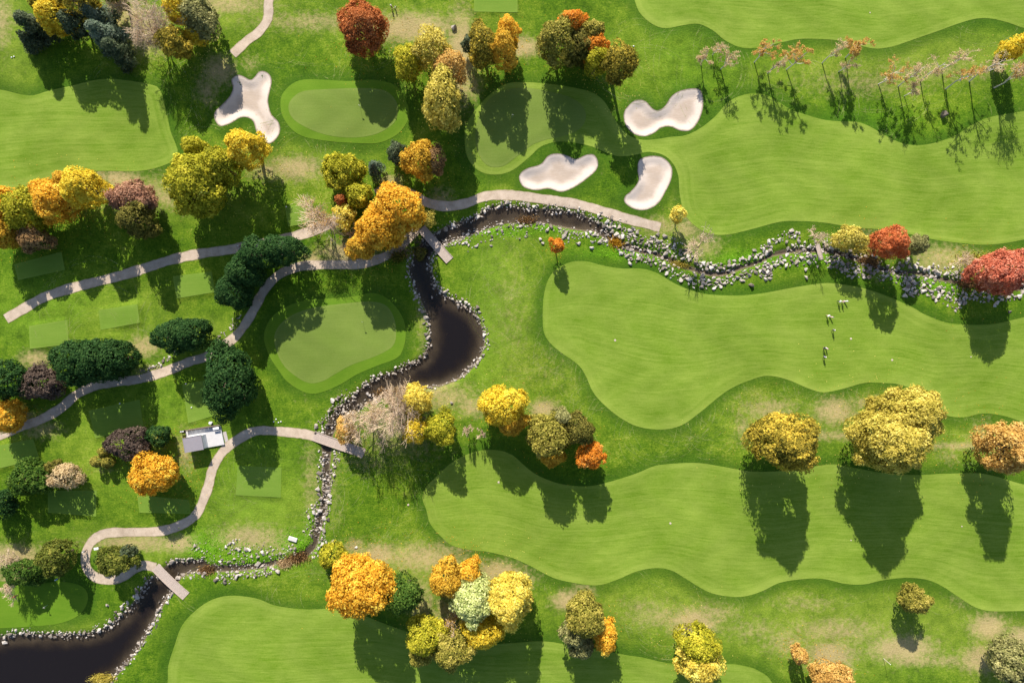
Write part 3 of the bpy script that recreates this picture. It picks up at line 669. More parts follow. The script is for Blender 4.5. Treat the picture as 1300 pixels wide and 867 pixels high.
LONE = [(577,36,5.2,5.6,"single boulder on the grass above the tan topped trees"),(1197,147,6.0,8.5,"large lone boulder, white on top, below the row of young trees"),
 (751,315,3.4,3.6,"dark lone rock on the grass right of the small orange tree"),(686,304,3.0,2.6,"upper of two rocks left of the small orange tree"),(689,309,2.6,2.2,"lower of two rocks left of the small orange tree"),
 (891,350,5.2,4,"largest boulder in the brook's lower bank"),(953,362,5.2,5,"lone pale boulder at the edge of the middle fairway"),(972,333,3.6,3,"pale boulder in the grass between the brook's two rock lines"),
 (1022,342,3.6,3,"smaller of two pale boulders on the slope left of the tiny bridge"),(1023,352,4.2,3.5,"larger of two pale boulders on the slope left of the tiny bridge"),(1038,339,2.4,2,"small pale boulder just below the tiny bridge"),
 (573,511,2.8,2.4,"small lone rock in dry grass south of the dark pond"),(452,695,3,1.8,"pale flat stone right of the olive bush by the brook"),
 (548,377,2.9,1.4,"white rock standing in the pond water off the left shore"),(1262,388,3.2,2.4,"pale rock in the shadow of the large red tree"),(1282,395,3.4,2.4,"rightmost pale rock in the shadow of the large red tree"),(1212,395,2.6,2.0,"small pale rock left of the large red tree's shadow"),
 (1190,346,5.0,4,"biggest round boulder on the bank left of the large red tree"),(274,736,3.4,3,"leftmost round boulder below the lower brook"),(285,738,3.8,3.2,"round boulder second from the left below the lower brook"),(301,731,3.8,3.6,"round grey boulder third from the left below the lower brook"),
 (353,725,3.8,3.4,"boulder at the right end of the stones below the lower brook"),(326,716,5,3,"wide grey boulder in the middle of the lower brook stones"),(406,671,4.2,3.4,"large pale boulder beside the narrow brook below the middle bridge"),(422,687,4.0,3.2,"pale boulder left of the olive bush beside the brook"),
 (137,768,3.6,3,"lone pale boulder on the grass above the lower pond's shore"),(155,769,3.4,2.8,"pale boulder at the corner of the lower pond's grassy shore"),(203,772,4.5,3.2,"largest white boulder on the lower pond's right shore"),(174,757,5.2,4,"long grey boulder leaning at the lower pond's upper shore"),
 (523,461,4.6,3,"long grey boulder on the pond's lower left shore"),(467,500,3.4,2.6,"white rock standing in the narrow end of the pond"),(454,515,3.2,2.4,"white rock at the tip of the pond outlet"),(430,504,3.6,3,"pale rock on the grass beside the pond outlet"),(478,511,2.8,2,"dark rock beside the bare pink tree at the pond"),
 (1072,441,1.0,.5,"") ]
for (x, y, r1, r2, lab) in LONE:
    if not lab: continue
    p = W((x, y)); o = link("boulder", RM[(int(x) + int(y)) % 10], loc=(p[0], p[1], max(hz(*p), -0.55) + r2 * S * .35))
    o.scale = (r1 * S * .85, r1 * S * .9, r2 * S * 1.0); o.rotation_euler = (0, 0, rng.uniform(0, 6)); tag(o, lab, "boulder")
bm = bmesh.new(); add_box(bm, (0, 0, .2), (2.3, 1.05, .5), 0, .1)
p = W((372,684)); o = link("stone_slab", bm_mesh("stone_slab", bm), M_CONC, loc=(p[0], p[1], hz(*p))); o.rotation_euler = (0, 0, -.3)
tag(o, "pale rectangular stone slab lying in bright weeds by the brook", "slab")

# ------------------------------------------------------------------ foliage
PAL = {
 'gold': [(.28,.135,.010),(.47,.26,.022),(.56,.385,.06)],
 'amber': [(.20,.11,.010),(.38,.225,.022),(.52,.35,.05)],
 'yellow': [(.26,.18,.012),(.44,.32,.022),(.55,.44,.065)],
 'lemon': [(.30,.23,.03),(.46,.36,.055),(.58,.48,.13)],
 'straw': [(.17,.145,.02),(.34,.28,.05),(.50,.42,.11)],
 'olive': [(.075,.075,.012),(.175,.158,.026),(.36,.30,.07)],
 'darkolive': [(.038,.040,.008),(.090,.084,.016),(.21,.175,.04)],
 'yellowgreen': [(.105,.115,.008),(.25,.235,.016),(.44,.385,.04)],
 'bronze': [(.065,.062,.010),(.19,.15,.02),(.48,.36,.05)],
 'orange': [(.26,.085,.008),(.42,.155,.015),(.55,.26,.06)],
 'peach': [(.25,.14,.035),(.37,.23,.06),(.46,.33,.12)],
 'rust': [(.15,.045,.014),(.28,.09,.025),(.38,.16,.06)],
 'red': [(.19,.048,.016),(.35,.098,.032),(.46,.20,.09)],
 'rose': [(.21,.052,.028),(.38,.115,.065),(.48,.24,.16)],
 'mauve': [(.13,.068,.042),(.24,.125,.078),(.34,.205,.13)],
 'cedar': [(.010,.030,.008),(.021,.054,.013),(.048,.092,.024)],
 'green': [(.018,.045,.007),(.045,.088,.012),(.10,.15,.025)],
 'spruce': [(.035,.055,.035),(.085,.115,.078),(.17,.20,.145)],
 'pine': [(.022,.034,.018),(.052,.070,.036),(.12,.14,.08)],
 'sage': [(.075,.078,.028),(.165,.160,.058),(.31,.29,.125)],
 'mint': [(.17,.21,.06),(.33,.36,.13),(.50,.50,.25)],
 'plum': [(.035,.024,.020),(.080,.058,.045),(.14,.105,.08)],
 'moss': [(.035,.046,.008),(.085,.10,.015),(.21,.20,.04)],
 'tan': [(.26,.19,.10),(.36,.275,.15),(.43,.34,.21)],
 'brown': [(.09,.055,.025),(.19,.115,.05),(.30,.19,.08)],
}
_LM = {}
def leaf_mat(pal):
    if pal in _LM: return _LM[pal]
    m, nt, b = new_mat("foliage_" + pal, 0.6); n = NB(nt)
    a, c, d = [tuple(min(.84, v * 1.72) for v in q) for q in PAL[pal]]
    oi = nt.nodes.new("ShaderNodeObjectInfo").outputs["Random"]
    col = n.ramp(n.math('ADD', n.attr("tone"), n.math('MULTIPLY', n.math('SUBTRACT', oi, .5), .12)), [(0.12, a), (0.5, c), (0.9, d)])
    nt.links.new(col, b.inputs["Base Color"]); b.inputs["Specular IOR Level"].default_value = 0.06
    tr = nt.nodes.new("ShaderNodeBsdfTranslucent"); nt.links.new(col, tr.inputs[0])
    mx = nt.nodes.new("ShaderNodeMixShader"); mx.inputs[0].default_value = 0.4
    nt.links.new(b.outputs[0], mx.inputs[1]); nt.links.new(tr.outputs[0], mx.inputs[2])
    nt.links.new(mx.outputs[0], nt.nodes["Material Output"].inputs[0])
    _LM[pal] = m; return m
M_BARK = mat_plain("bark", (0.10, 0.075, 0.055), 0.95, 0.35, 6, stretch=(4, 4, .6))
M_PALEBARK = mat_plain("pale_bark", (0.58, 0.52, 0.48), 0.9, 0.25, 6, stretch=(1, 1, 4))
M_TWIG = mat_plain("twigs", (0.56, 0.43, 0.31), 0.9, 0.2, 3)
M_TWIGD = mat_plain("dark_twigs", (0.15, 0.10, 0.07), 0.9, 0.3, 3)

def leaf_quads(r, P, N, L, Wd):
    n = len(P)
    N = N / (np.linalg.norm(N, axis=1)[:, None] + 1e-9)
    t = r.normal(size=(n, 3)); t -= (t * N).sum(1)[:, None] * N; t /= np.linalg.norm(t, axis=1)[:, None] + 1e-9
    b = np.cross(N, t)
    l = (L * r.uniform(.65, 1.35, n))[:, None] * .5; w = (Wd * r.uniform(.7, 1.3, n))[:, None] * .5
    droop = N * l * .25
    V = np.stack([P + t * l - droop, P + b * w, P - t * l - droop, P - b * w], 1).reshape(-1, 3)
    return V, np.arange(4 * n).reshape(-1, 4)

def leaf_tris(r, P, N, L, Wd):
    n = len(P)
    N = N / (np.linalg.norm(N, axis=1)[:, None] + 1e-9)
    t = r.normal(size=(n, 3)); t -= (t * N).sum(1)[:, None] * N; t /= np.linalg.norm(t, axis=1)[:, None] + 1e-9
    b = np.cross(N, t)
    l = (L * r.uniform(.6, 1.4, n))[:, None] * .5; w = (Wd * r.uniform(.7, 1.3, n))[:, None] * .5
    V = np.stack([P + t * l * 1.2, P - t * l * .6 + b * w, P - t * l * .6 - b * w], 1).reshape(-1, 3)
    return V, np.arange(3 * n).reshape(-1, 3)

def crown_np(seed, a, b, z0, z1, kind='round', leaf=0.5, cover=1.5, nmax=70):
    r = np.random.default_rng(seed); c = (z1 - z0) / 2; zc = (z0 + z1) / 2
    area = a * b
    nc = int(np.clip(12 + area * 1.0, 12, 84))
    shell = (.42, .74)
    if kind == 'dense': nc = int(np.clip(26 + area * 2.0, 30, 120)); shell = (.62, .80)
    if kind == 'cone': nc = int(np.clip(40 + area * 2.5, 40, 110)); shell = (.3, .95)
    if kind == 'tall': nc = int(nc * 1.5)
    p = r.normal(size=(nc * 3, 3)); p /= np.linalg.norm(p, axis=1)[:, None]
    p = p[p[:, 2] > (-.95 if kind in ('dense', 'cone') else -.85)][:nc]; nc = len(p)
    p *= (r.uniform(shell[0] ** 2, shell[1] ** 2, nc) ** .5)[:, None]
    if kind == 'cone':
        zz = r.uniform(-1, 1, nc); th = r.uniform(0, 6.28, nc); rr = (1 - (zz + 1) / 2 * .93) * r.uniform(.45, .95, nc)
        p = np.stack([np.cos(th) * rr, np.sin(th) * rr, zz * .95], 1)
    f = np.ones(nc)
    if kind in ('round', 'egg', 'dense'): f = 1 + .55 * (np.minimum(1 / np.sqrt(np.clip(1 - np.clip(p[:, 2], -1, 0) ** 2, .2, 1)), 1.9) - 1)
    if kind == 'egg': f = f * (1 - .42 * np.clip(p[:, 2], 0, 1) ** 1.1)
    if kind == 'tall': f = 1 - .25 * np.abs(p[:, 2])
    lob = 1 + .14 * np.sin(3 * np.arctan2(p[:, 1], p[:, 0]) + seed) + .08 * np.sin(5 * np.arctan2(p[:, 1], p[:, 0]) + seed * 2)
    C = np.stack([p[:, 0] * a * f * lob, p[:, 1] * b * f * lob, p[:, 2] * c + zc], 1)
    eff = (a * b * min(c, 1.3 * (a + b) / 2)) ** (1 / 3)
    rc = eff * {'dense': .86, 'cone': 1.25}.get(kind, 1.02) / nc ** (1 / 3)
    rcs = rc * r.uniform(.75, 1.25, nc)
    if kind == 'cone': rcs *= (1.25 - .55 * (p[:, 2] + 1) / 2)
    la = leaf * leaf * .43
    if kind != 'cone':                      # every limb's clump carries several smaller tufts
        ns = 6
        d = r.normal(size=(nc, ns, 3)); d /= np.linalg.norm(d, axis=2)[..., None]
        o = C - np.array([0, 0, zc]); o = o / (np.linalg.norm(o, axis=1)[:, None] + 1e-6)
        d += o[:, None, :] * .75 + np.array([0, 0, .2]); d /= np.linalg.norm(d, axis=2)[..., None]
        lim = C.copy()
        C = (C[:, None, :] + d * (rcs * (r.uniform(.40, .62, nc) if kind == 'dense' else r.uniform(.50, .88, nc)))[:, None, None] * np.array([1, 1, .85])).reshape(-1, 3)
        rcs = np.repeat(rcs, ns) * r.uniform(.32, .60, nc * ns)
        nc = len(C)
    else: lim = C
    tot_P, tot_N, tone = [], [], []
    for i in range(nc):
        m = int(max(8, 4 * math.pi * rcs[i] ** 2 * .62 * cover / la))
        d = r.normal(size=(m, 3)); d /= np.linalg.norm(d, axis=1)[:, None]
        out = C[i] - np.array([0, 0, zc]); out = out / (np.linalg.norm(out) + 1e-6)
        keep = (d @ out) > -.45; d = d[keep]; m = len(d)
        fl = np.array([1, 1, .8]) if kind != 'cone' else np.array([1.05, 1.05, .6])
        P = C[i] + d * fl * (rcs[i] * (.55 + .68 * r.uniform(0, 1, m) ** 1.4))[:, None]
        tot_P.append(P); tot_N.append(d * .75 + out * .25 + np.array([0, 0, .25]) + r.normal(size=(m, 3)) * .38)
        tone.append(np.clip(.5 + r.normal(0, .17) + r.normal(0, .13, m), 0, 1))
    if kind != 'cone':                      # leaves between the clumps, so that the crown closes
        m = int(4 * math.pi * (a * b * c) ** (2 / 3) * .5 * cover / la * (1.1 if kind == 'dense' else .95))
        d = r.normal(size=(m, 3)); d /= np.linalg.norm(d, axis=1)[:, None]; d = d[d[:, 2] > -.95]; m = len(d)
        fz = 1 + .55 * (np.minimum(1 / np.sqrt(np.clip(1 - np.clip(d[:, 2], -1, 0) ** 2, .2, 1)), 1.9) - 1)
        if kind == 'egg': fz = fz * (1 - .42 * np.clip(d[:, 2], 0, 1))
        th = np.arctan2(d[:, 1], d[:, 0])
        lb = (1 + .14 * np.sin(3 * th + seed) + .08 * np.sin(5 * th + seed * 2)) * fz * ((.68 if kind == 'dense' else .62) + .26 * np.sqrt(r.uniform(0, 1, m)))
        tot_P.append(np.stack([d[:, 0] * a * lb, d[:, 1] * b * lb, zc + d[:, 2] * c * .86], 1)); tot_N.append(d + np.array([0, 0, .2]) + r.normal(size=(m, 3)) * .45)
        tone.append(np.clip(r.normal(.45, .2, m), 0, 1))
    P = np.concatenate(tot_P); N = np.concatenate(tot_N); T = np.concatenate(tone)
    V, Fq = leaf_tris(r, P, N, leaf, leaf * .95)
    return V, Fq, np.repeat(T, 3), lim

def tubes_np(segs, sides=4):
    """segs: list of (p0,p1,r0,r1) -> verts, faces"""
    A = np.array([s[0] for s in segs]); B = np.array([s[1] for s in segs]); r0 = np.array([s[2] for s in segs]); r1 = np.array([s[3] for s in segs])
    d = B - A; d /= np.linalg.norm(d, axis=1)[:, None] + 1e-9
    h = np.where(np.abs(d[:, 2:3]) > .9, np.array([[1., 0, 0]]), np.array([[0, 0, 1.]]))
    u = np.cross(d, h); u /= np.linalg.norm(u, axis=1)[:, None] + 1e-9; v = np.cross(d, u)
    V = []
    for k in range(sides):
        t = 2 * math.pi * k / sides; w = u * math.cos(t) + v * math.sin(t)
        V += [A + w * r0[:, None], B + w * r1[:, None]]
    n = len(segs); V = np.stack(V, 1)          # n, 2*sides, 3
    F = []
    for k in range(sides):
        q = (k + 1) % sides
        F.append(np.stack([np.arange(n) * 2 * sides + 2 * k, np.arange(n) * 2 * sides + 2 * q, np.arange(n) * 2 * sides + 2 * q + 1, np.arange(n) * 2 * sides + 2 * k + 1], 1))
    return V.reshape(-1, 3), np.concatenate(F)

def trunk_np(seed, h_top, r0, C, nl=9):
    r = np.random.default_rng(seed + 5); segs = []
    pts = [np.array([0, 0, -.3])]
    for k in range(1, 7): pts.append(np.array([r.normal(0, .05) * k, r.normal(0, .05) * k, h_top * k / 6]))
    for k in range(6): segs.append((pts[k], pts[k + 1], r0 * (1.25 if k == 0 else 1) * (1 - k / 7), r0 * (1 - (k + 1) / 7)))
    for i in r.permutation(len(C))[:nl]:
        e = C[i]; s = np.clip(e[2] - np.hypot(e[0], e[1]) * .75, h_top * .22, h_top * .85)
        k = min(5, int(s / h_top * 6)); q = pts[k] + (pts[k + 1] - pts[k]) * (s / h_top * 6 - k)
        mid = (q + e) / 2 + np.array([0, 0, -.06 * np.linalg.norm(e - q)]) + r.normal(0, .1, 3)
        segs += [(q, mid, r0 * .42, r0 * .28), (mid, e, r0 * .28, r0 * .08)]
    return tubes_np(segs, 6)

def place(x, y, zmid):
    """apparent position on the picture of something zmid high -> foot on the ground"""
    p = W((x, y)) * (H - zmid) / H
    return p, (H - zmid) / H
LITTER = []
_seed = [1000]
def tree(x, y, rx, ry, h, pal, kind, label, name="deciduous_tree", group=None, low=.07, leaf=None, cover=1.15, litter=0, cat="tree", at_base=False):
    _seed[0] += 7; s = _seed[0]
    zm = h * (1 + low) / 2
    p, k = place(x, y, zm * .9)
    if at_base: p = W((x, y))
    z = hz(*p)
    a, b = rx * S * k * 1.08, ry * S * k * 1.08
    if leaf is None: leaf = float(np.clip(.30 + .016 * (a + b), .34, .54))
    V, Fq, T, C = crown_np(s, a, b, h * low, h, kind, leaf, cover)
    r = empty(name, (p[0], p[1], z)); tag(r, label, cat, group)
    nl = 10 if a > 3 else 6
    tv, tf = trunk_np(s, h * .8, max(.06, .021 * h + .012 * (a + b)), C, nl)
    link("trunk", mesh_np("trunk", tv, tf, smooth=True), M_BARK, r)
    link("crown", mesh_np("crown", V, Fq, {"tone": T}), leaf_mat(pal), r)
    if not litter and pal in ('gold', 'amber', 'yellow', 'lemon', 'orange', 'peach', 'straw', 'bronze', 'rust', 'red', 'rose', 'yellowgreen'): litter = int(14 * (a + b))
    if litter: LITTER.append((p[0], p[1], a * 1.25, b * 1.25, litter, pal))
    return r

def bare(x, y, rx, ry, h, label, leaves=0, pal='tan', name="bare_tree", bark=None, twig=None, tr=.3, base=None, dens=1.0, group=None, stems=1, leader=False):
    _seed[0] += 7; s = _seed[0]; r = np.random.default_rng(s)
    p, k = place(x, y, h * .62)
    if base is not None: p = W(base)
    z = hz(*p)
    a, b = rx * S * k, ry * S * k
    segs = []; tips = []
    def grow_(q, d, L, rad, lev):
        m = q + d * L * .5 + r.normal(0, .04 * L, 3); e = q + d * L + r.normal(0, .05 * L, 3)
        segs.append((q, m, rad, rad * .8, lev)); segs.append((m, e, rad * .8, rad * .55, lev))
        if lev >= 4: tips.append((m, e)); return
        nk = [6, 4, 4, 5][lev] if not leader else [13, 4, 4, 4][lev]
        nk = max(2, int(round(nk * dens))) if lev else max(4, int(round(nk * dens)))
        for j in range(nk):
            t = r.uniform(.35, 1.0) if lev else r.uniform(.3 if leader else .55, 1.0)
            st = q + (e - q) * t
            nd = d + r.normal(0, [.55, .55, .6, .65][lev], 3); nd[2] += .18; nd /= np.linalg.norm(nd)
            grow_(st, nd, L * r.uniform(.5, .8) * ((.42 if leader else 1.1) if lev == 0 else 1), rad * [.5, .5, .5, .5][lev], lev + 1)
    for st in range(stems):
        d0 = np.array([r.normal(0, .06 + .12 * (stems > 1)), r.normal(0, .06 + .12 * (stems > 1)), 1.0]); d0 /= np.linalg.norm(d0)
        grow_(np.array([r.normal(0, .15 * (stems > 1)), r.normal(0, .15 * (stems > 1)), -.15]), d0, h * (.8 if leader else .42), max(.07, .014 * h), 0)
    pts = np.array([s_[1] for s_ in segs])
    ex = np.percentile(np.abs(pts[:, 0]), 97) + .01; ey = np.percentile(np.abs(pts[:, 1]), 97) + .01; ez = np.percentile(pts[:, 2], 99)
    sc = np.array([a / ex, b / ey, h / ez])
    big = [(q * sc, e * sc, r0, r1) for q, e, r0, r1, l in segs if l <= 1]
    tw = [(q * sc, e * sc, max(r0, .030), max(r1, .020)) for q, e, r0, r1, l in segs if l > 1]
    root = empty(name, (p[0], p[1], z)); tag(root, label, "tree", group)
    v, f = tubes_np(big, 5); link("trunk", mesh_np("trunk", v, f, smooth=True), bark or M_BARK, root)
    v, f = tubes_np(tw, 3); link("twigs", mesh_np("twigs", v, f), twig or M_TWIG, root)["kind"] = "stuff"
    if leaves:
        leaves = int(leaves * 1.7)
        i = r.integers(0, len(tips), leaves); t = r.uniform(0, 1.1, leaves)[:, None]
        A = np.array([q[0] for q in tips])[i] * sc; B = np.array([q[1] for q in tips])[i] * sc
        P = A + (B - A) * t + r.normal(0, .18, (leaves, 3))
        V, Fq = leaf_quads(r, P, r.normal(size=(leaves, 3)) + np.array([0, 0, .8]), .24, .18)
        link("leaves", mesh_np("leaves", V, Fq, {"tone": np.repeat(np.clip(r.normal(.5, .25, leaves), 0, 1), 4)}), leaf_mat(pal), root)
    return root

# ---- upper left corner
tree(40,32,16,17,12,'pine','cone',"dark grey green spruce, leftmost of the upper left corner trees","spruce_tree")
tree(38,50,13,14,8,'pine','cone',"small dark spruce just below the leftmost corner spruce","spruce_tree",low=.1)
tree(73,24,19,19,15,'yellow','round',"bright yellow tree among dark spruces in the upper left corner")
tree(60,8,14,14,14,'bronze','round',"brown yellow tree at the top edge left of the bright yellow corner tree")
tree(103,6,19,14,17,'bronze','round',"dark tree with brownish leaves at the top edge in the upper left corner")
tree(96,32,14,16,13,'pine','round',"dark evergreen in the shade right of the yellow corner tree","evergreen_tree")
tree(122,20,17,17,11,'spruce','cone',"blue grey spruce, upper one of the column of three","spruce_tree",low=.08)
tree(133,46,18,19,13,'spruce','cone',"tall blue grey spruce, middle one of the column of three","spruce_tree",low=.08)
tree(150,66,13,16,12.5,'pine','cone',"dark slim spruce, lowest of the column of three","spruce_tree",low=.08)
bare(156,8,13,13,9,"tan fuzzy tree at the top edge left of the bare pink tree",500,'tan')
bare(190,28,27,30,15,"large bare pinkish tree near the upper left corner",900,'tan',dens=1.15,stems=2)
tree(230,16,15,14,14,'yellow','round',"yellow crowned tree right of the bare pinkish corner tree")
tree(258,28,22,23,13,'sage','round',"round grey green tree beside the top cart path")
tree(223,56,21,17,13,'bronze','round',"dark brown olive tree below the yellow one beside the top path")
tree(252,48,13,9,9,'yellow','round',"small yellow tree in front of the round grey green tree")
tree(143,-6,14,12,14,'darkolive','round',"dark tree mostly beyond the top edge in the upper left")
# ---- top middle
tree(461,37,30,33,16,'rust','egg',"rust red round tree standing alone above the oval green",leaf=.42)
tree(518,81,18,20,13,'yellowgreen','round',"yellow green tree right of the oval green")
tree(548,64,23,26,15,'straw','round',"thin tan yellow tree with visible limbs, uppermost of its clump",cover=.55)
tree(573,88,20,18,15,'peach','round',"peach tan tree in the middle of the clump right of the oval green",cover=.9)
tree(561,130,23,40,21,'straw','tall',"tall straw brown tree, lowest and largest of the clump by the oval green",cover=.75,low=.12)
tree(565,112,15,26,17,'olive','tall',"olive tree hidden among the straw brown clump by the oval green",cover=.7,low=.15)
tree(533,205,20,22,13,'amber','round',"amber orange tree above the path junction")
tree(503,196,10,13,9,'pine','round',"small dark grey green tree left of the amber tree")
tree(553,203,12,17,11,'brown','round',"brown olive tree right of the amber tree")
tree(437,218,27,24,12,'yellowgreen','round',"broad yellow green tree below the oval green",cover=1.2)
tree(477,214,9,11,9,'spruce','cone',"small grey green conifer right of the broad yellow green tree","spruce_tree")
tree(614,60,18,25,16,'bronze','round',"dark yellow speckled tree left of the bright orange one at the top")
tree(645,42,14,15,15,'gold','round',"orange yellow tree at the top middle, upper one of two")
tree(641,66,15,23,17,'amber','round',"orange yellow tree at the top middle, lower one of two")
tree(594,58,7,9,8,'pine','round',"small dark shrubby tree left of the dark yellow speckled tree")
tree(706,57,24,26,18,'olive','round',"olive tree, leftmost of the clump above the shaded green")
tree(724,35,18,15,16,'orange','round',"bright orange tree at the top of the clump above the shaded green")
tree(752,48,14,18,15,'olive','round',"brownish olive tree right of the bright orange one in the top clump")
tree(756,66,17,13,15,'orange','round',"orange tree in the middle of the clump above the shaded green")
tree(757,80,17,14,15,'yellowgreen','round',"yellow green tree at the lower middle of the clump above the shaded green")
tree(786,80,20,24,19,'bronze','round',"dark olive yellow tree, rightmost of the clump, beside the kidney bunker",low=.4)
tree(735,62,20,22,14,'darkolive','round',"dark tree in the shaded middle of the clump above the green")
# ---- row of young trees, upper right
G_Y = "row of young thin trees on the upper right rough"
for (bx, by, cx, cy, rx, ry, h, lv, pal, lab) in [
 (890,81,896,66,9,9,9,260,'tan',"leftmost thin tan tree of the young row"),(905,70,911,58,6,6,8,120,'tan',"small bare tan tree behind the leftmost of the young row"),(915,88,923,76,8,9,9,220,'tan',"third thin tan tree from the left in the young row"),
 (957,80,965,67,13,11,10,480,'peach',"peach tinted thin tree, first of the second cluster in the young row"),(974,94,984,79,8,8,10,120,'tan',"nearly bare slanting tree in the young row's second cluster"),(998,89,1009,74,14,12,11,650,'peach',"orange tinted tree, right end of the young row's second cluster"),
 (1044,80,1055,69,10,9,10,90,'tan',"bare whitish tree left of the orange one in the young row"),(1073,74,1085,60,12,12,11,800,'peach',"brightest orange young tree close to the top fairway edge"),(1065,91,1074,85,7,6,8,60,'tan',"small bare tree below the brightest orange young tree"),
 (1115,107,1127,95,12,11,10,380,'peach',"peach young tree, first of the right hand cluster"),(1140,110,1153,100,12,10,11,200,'tan',"bare whitish young tree second in the right hand cluster"),(1148,122,1150,113,9,8,7,240,'tan',"short tan young tree low in the right hand cluster"),
 (1169,103,1184,94,12,9,11,120,'tan',"bare whitish young tree in the middle of the right hand cluster"),(1196,88,1213,77,13,9,12,90,'tan',"bare whitish young tree nearest the top fairway, right hand cluster"),(1201,113,1218,101,14,10,13,330,'peach',"peach young tree with a white trunk above the large lone boulder"),
 (1230,104,1243,88,14,10,13,150,'tan',"last slanting bare young tree at the right end of the row")]:
    bare(cx, cy, rx * 1.2, ry * 1.15, h, lab, int(max(lv, 160) * 2.6), pal, "young_tree", M_PALEBARK, M_TWIG, base=(bx, by), dens=.6, group=G_Y, leader=True)
tree(1284,62,14,12,12,'yellow','round',"yellow tree at the right edge beside the young row")
bare(1290,97,18,18,13,"orange tan thin tree at the right edge below the yellow one",900,'peach',"young_tree",M_PALEBARK)
tree(1268,76,5,6,5,'darkolive','round',"tiny dark sapling left of the yellow tree at the right edge")
# ---- left side
tree(4,262,20,25,15,'gold','round',"golden tree cut by the left edge, uppermost there")
tree(8,298,22,18,13,'amber','round',"amber tree cut by the left edge, below the golden one")
tree(37,266,23,28,15,'yellowgreen','round',"green tree between the golden trees at the left edge")
tree(73,256,24,27,16,'gold','round',"orange gold tree in the left row, left of the bright yellow one")
tree(90,232,14,13,13,'amber','round',"small amber tree behind the orange gold tree in the left row")
tree(112,240,23,25,18,'yellow','round',"bright yellow tree at the right end of the left row")
tree(48,305,20,14,11,'brown','round',"brownish tree in the shaded front of the left row")
tree(172,252,27,20,13,'mauve','round',"dull pink red tree right of the bright yellow one",cover=.95)
tree(178,281,22,19,15,'darkolive','round',"dark green yellow tree in front of the dull pink red one",cover=1.1)
tree(253,236,36,40,19,'yellowgreen','round',"large yellow green tree, biggest of the group below the three lobed bunker")
tree(282,212,24,24,16,'yellowgreen','round',"yellow green tree in the middle of the group below the three lobed bunker")
tree(315,190,22,22,18,'yellow','round',"yellow tree touching the lower end of the three lobed bunker")
tree(250,188,16,13,12,'yellowgreen','round',"small yellow green tree at the upper left of the bunker group")
# cedars
CG = "dark green cedars along the winding path"
tree(362,318,27,18,15,'cedar','dense',"dark cedar at the right end of the curved cedar row above the path","cedar_tree",CG,.03)
tree(330,325,25,20,15,'cedar','dense',"dark cedar second from the right in the curved cedar row","cedar_tree",CG,.03)
tree(313,345,23,22,14,'cedar','dense',"dark cedar third in the curved cedar row above the path bend","cedar_tree",CG,.03)
tree(299,369,21,25,13,'cedar','dense',"dark cedar at the lower left end of the curved cedar row","cedar_tree",CG,.03)
tree(220,427,22,21,13,'cedar','dense',"dark cedar forming the left half of the pair above the path","cedar_tree",CG,.03)
tree(245,424,22,20,13.5,'cedar','dense',"dark cedar forming the right half of the pair above the path","cedar_tree",CG,.03)
tree(98,459,27,30,13,'cedar','dense',"dark cedar at the left of the wide triple clump","cedar_tree",CG,.03)
tree(126,456,24,28,14,'cedar','dense',"dark cedar in the middle of the wide triple clump","cedar_tree",CG,.03)
tree(150,455,22,26,13,'cedar','dense',"dark cedar at the right of the wide triple clump","cedar_tree",CG,.03)
tree(293,484,28,50,17,'cedar','dense',"tall oval cedar standing right of the path, largest single cedar","cedar_tree",CG,.03)
tree(13,483,22,24,12,'cedar','dense',"dark green cedar at the left edge above the yellow tree","cedar_tree",CG,.03)
tree(53,486,28,23,9,'plum','dense',"brownish purple bushy tree between left edge cedar and triple clump")
tree(10,528,21,21,9,'gold','round',"golden tree at the left edge beside the path",litter=120)
tree(163,563,28,21,8,'plum','dense',"brownish purple round bush above the round golden tree")
tree(202,553,15,13,6,'cedar','dense',"small green bush right of the brownish purple round bush")
for (x, y, lab) in [(133,573,"uppermost of three small clipped round shrubs"),(125,585,"left one of three small clipped round shrubs"),(138,586,"lower right one of three small clipped round shrubs")]:
    tree(x,y,7,7,4.6,'olive','dense',lab,"clipped_shrub","three clipped round shrubs",.05,.28,cat="shrub")
tree(194,601,30,27,12,'gold','round',"round golden tree left of the grey roofed hut",litter=420)
tree(40,607,29,23,9,'green','dense',"rounded green tree left of the tan bush at the left side",low=.03)
tree(86,604,20,15,8,'tan','round',"tan brown bush right of the rounded green tree",cover=.8)
tree(70,592,10,8,6,'darkolive','round',"small dark bush between the rounded green tree and tan bush")
tree(2,640,18,19,9,'cedar','dense',"dark green tree at the left edge below the rounded green tree",low=.03)
tree(74,707,22,22,11,'moss','round',"dark olive green tree above the small lower left green",low=.1)
tree(29,725,22,15,8,'green','dense',"clipped dark green mound at the lower left, larger of two","evergreen_shrub",low=.02,cat="shrub")
tree(47,733,14,10,5,'green','dense',"clipped dark green mound at the lower left, smaller of two","evergreen_shrub",low=.02,cat="shrub")
tree(148,712,23,18,9,'moss','round',"dark olive bush enclosed by the loop of the lower path",low=.1)
tree(164,700,8,8,7,'pine','dense',"small dark round shrub at the upper right of the looped path bush","evergreen_shrub",low=.03,cat="shrub")
tree(127,710,7,7,4,'green','dense',"small green round shrub at the left of the looped path bush","evergreen_shrub",low=.03,cat="shrub")
bare(8,712,15,12,6,"bare brown shrub at the left edge above the clipped mounds",150,'tan',"bare_shrub")
bare(6,750,14,18,7,"bare brown shrub at the left edge beside the player in red",180,'tan',"bare_shrub")
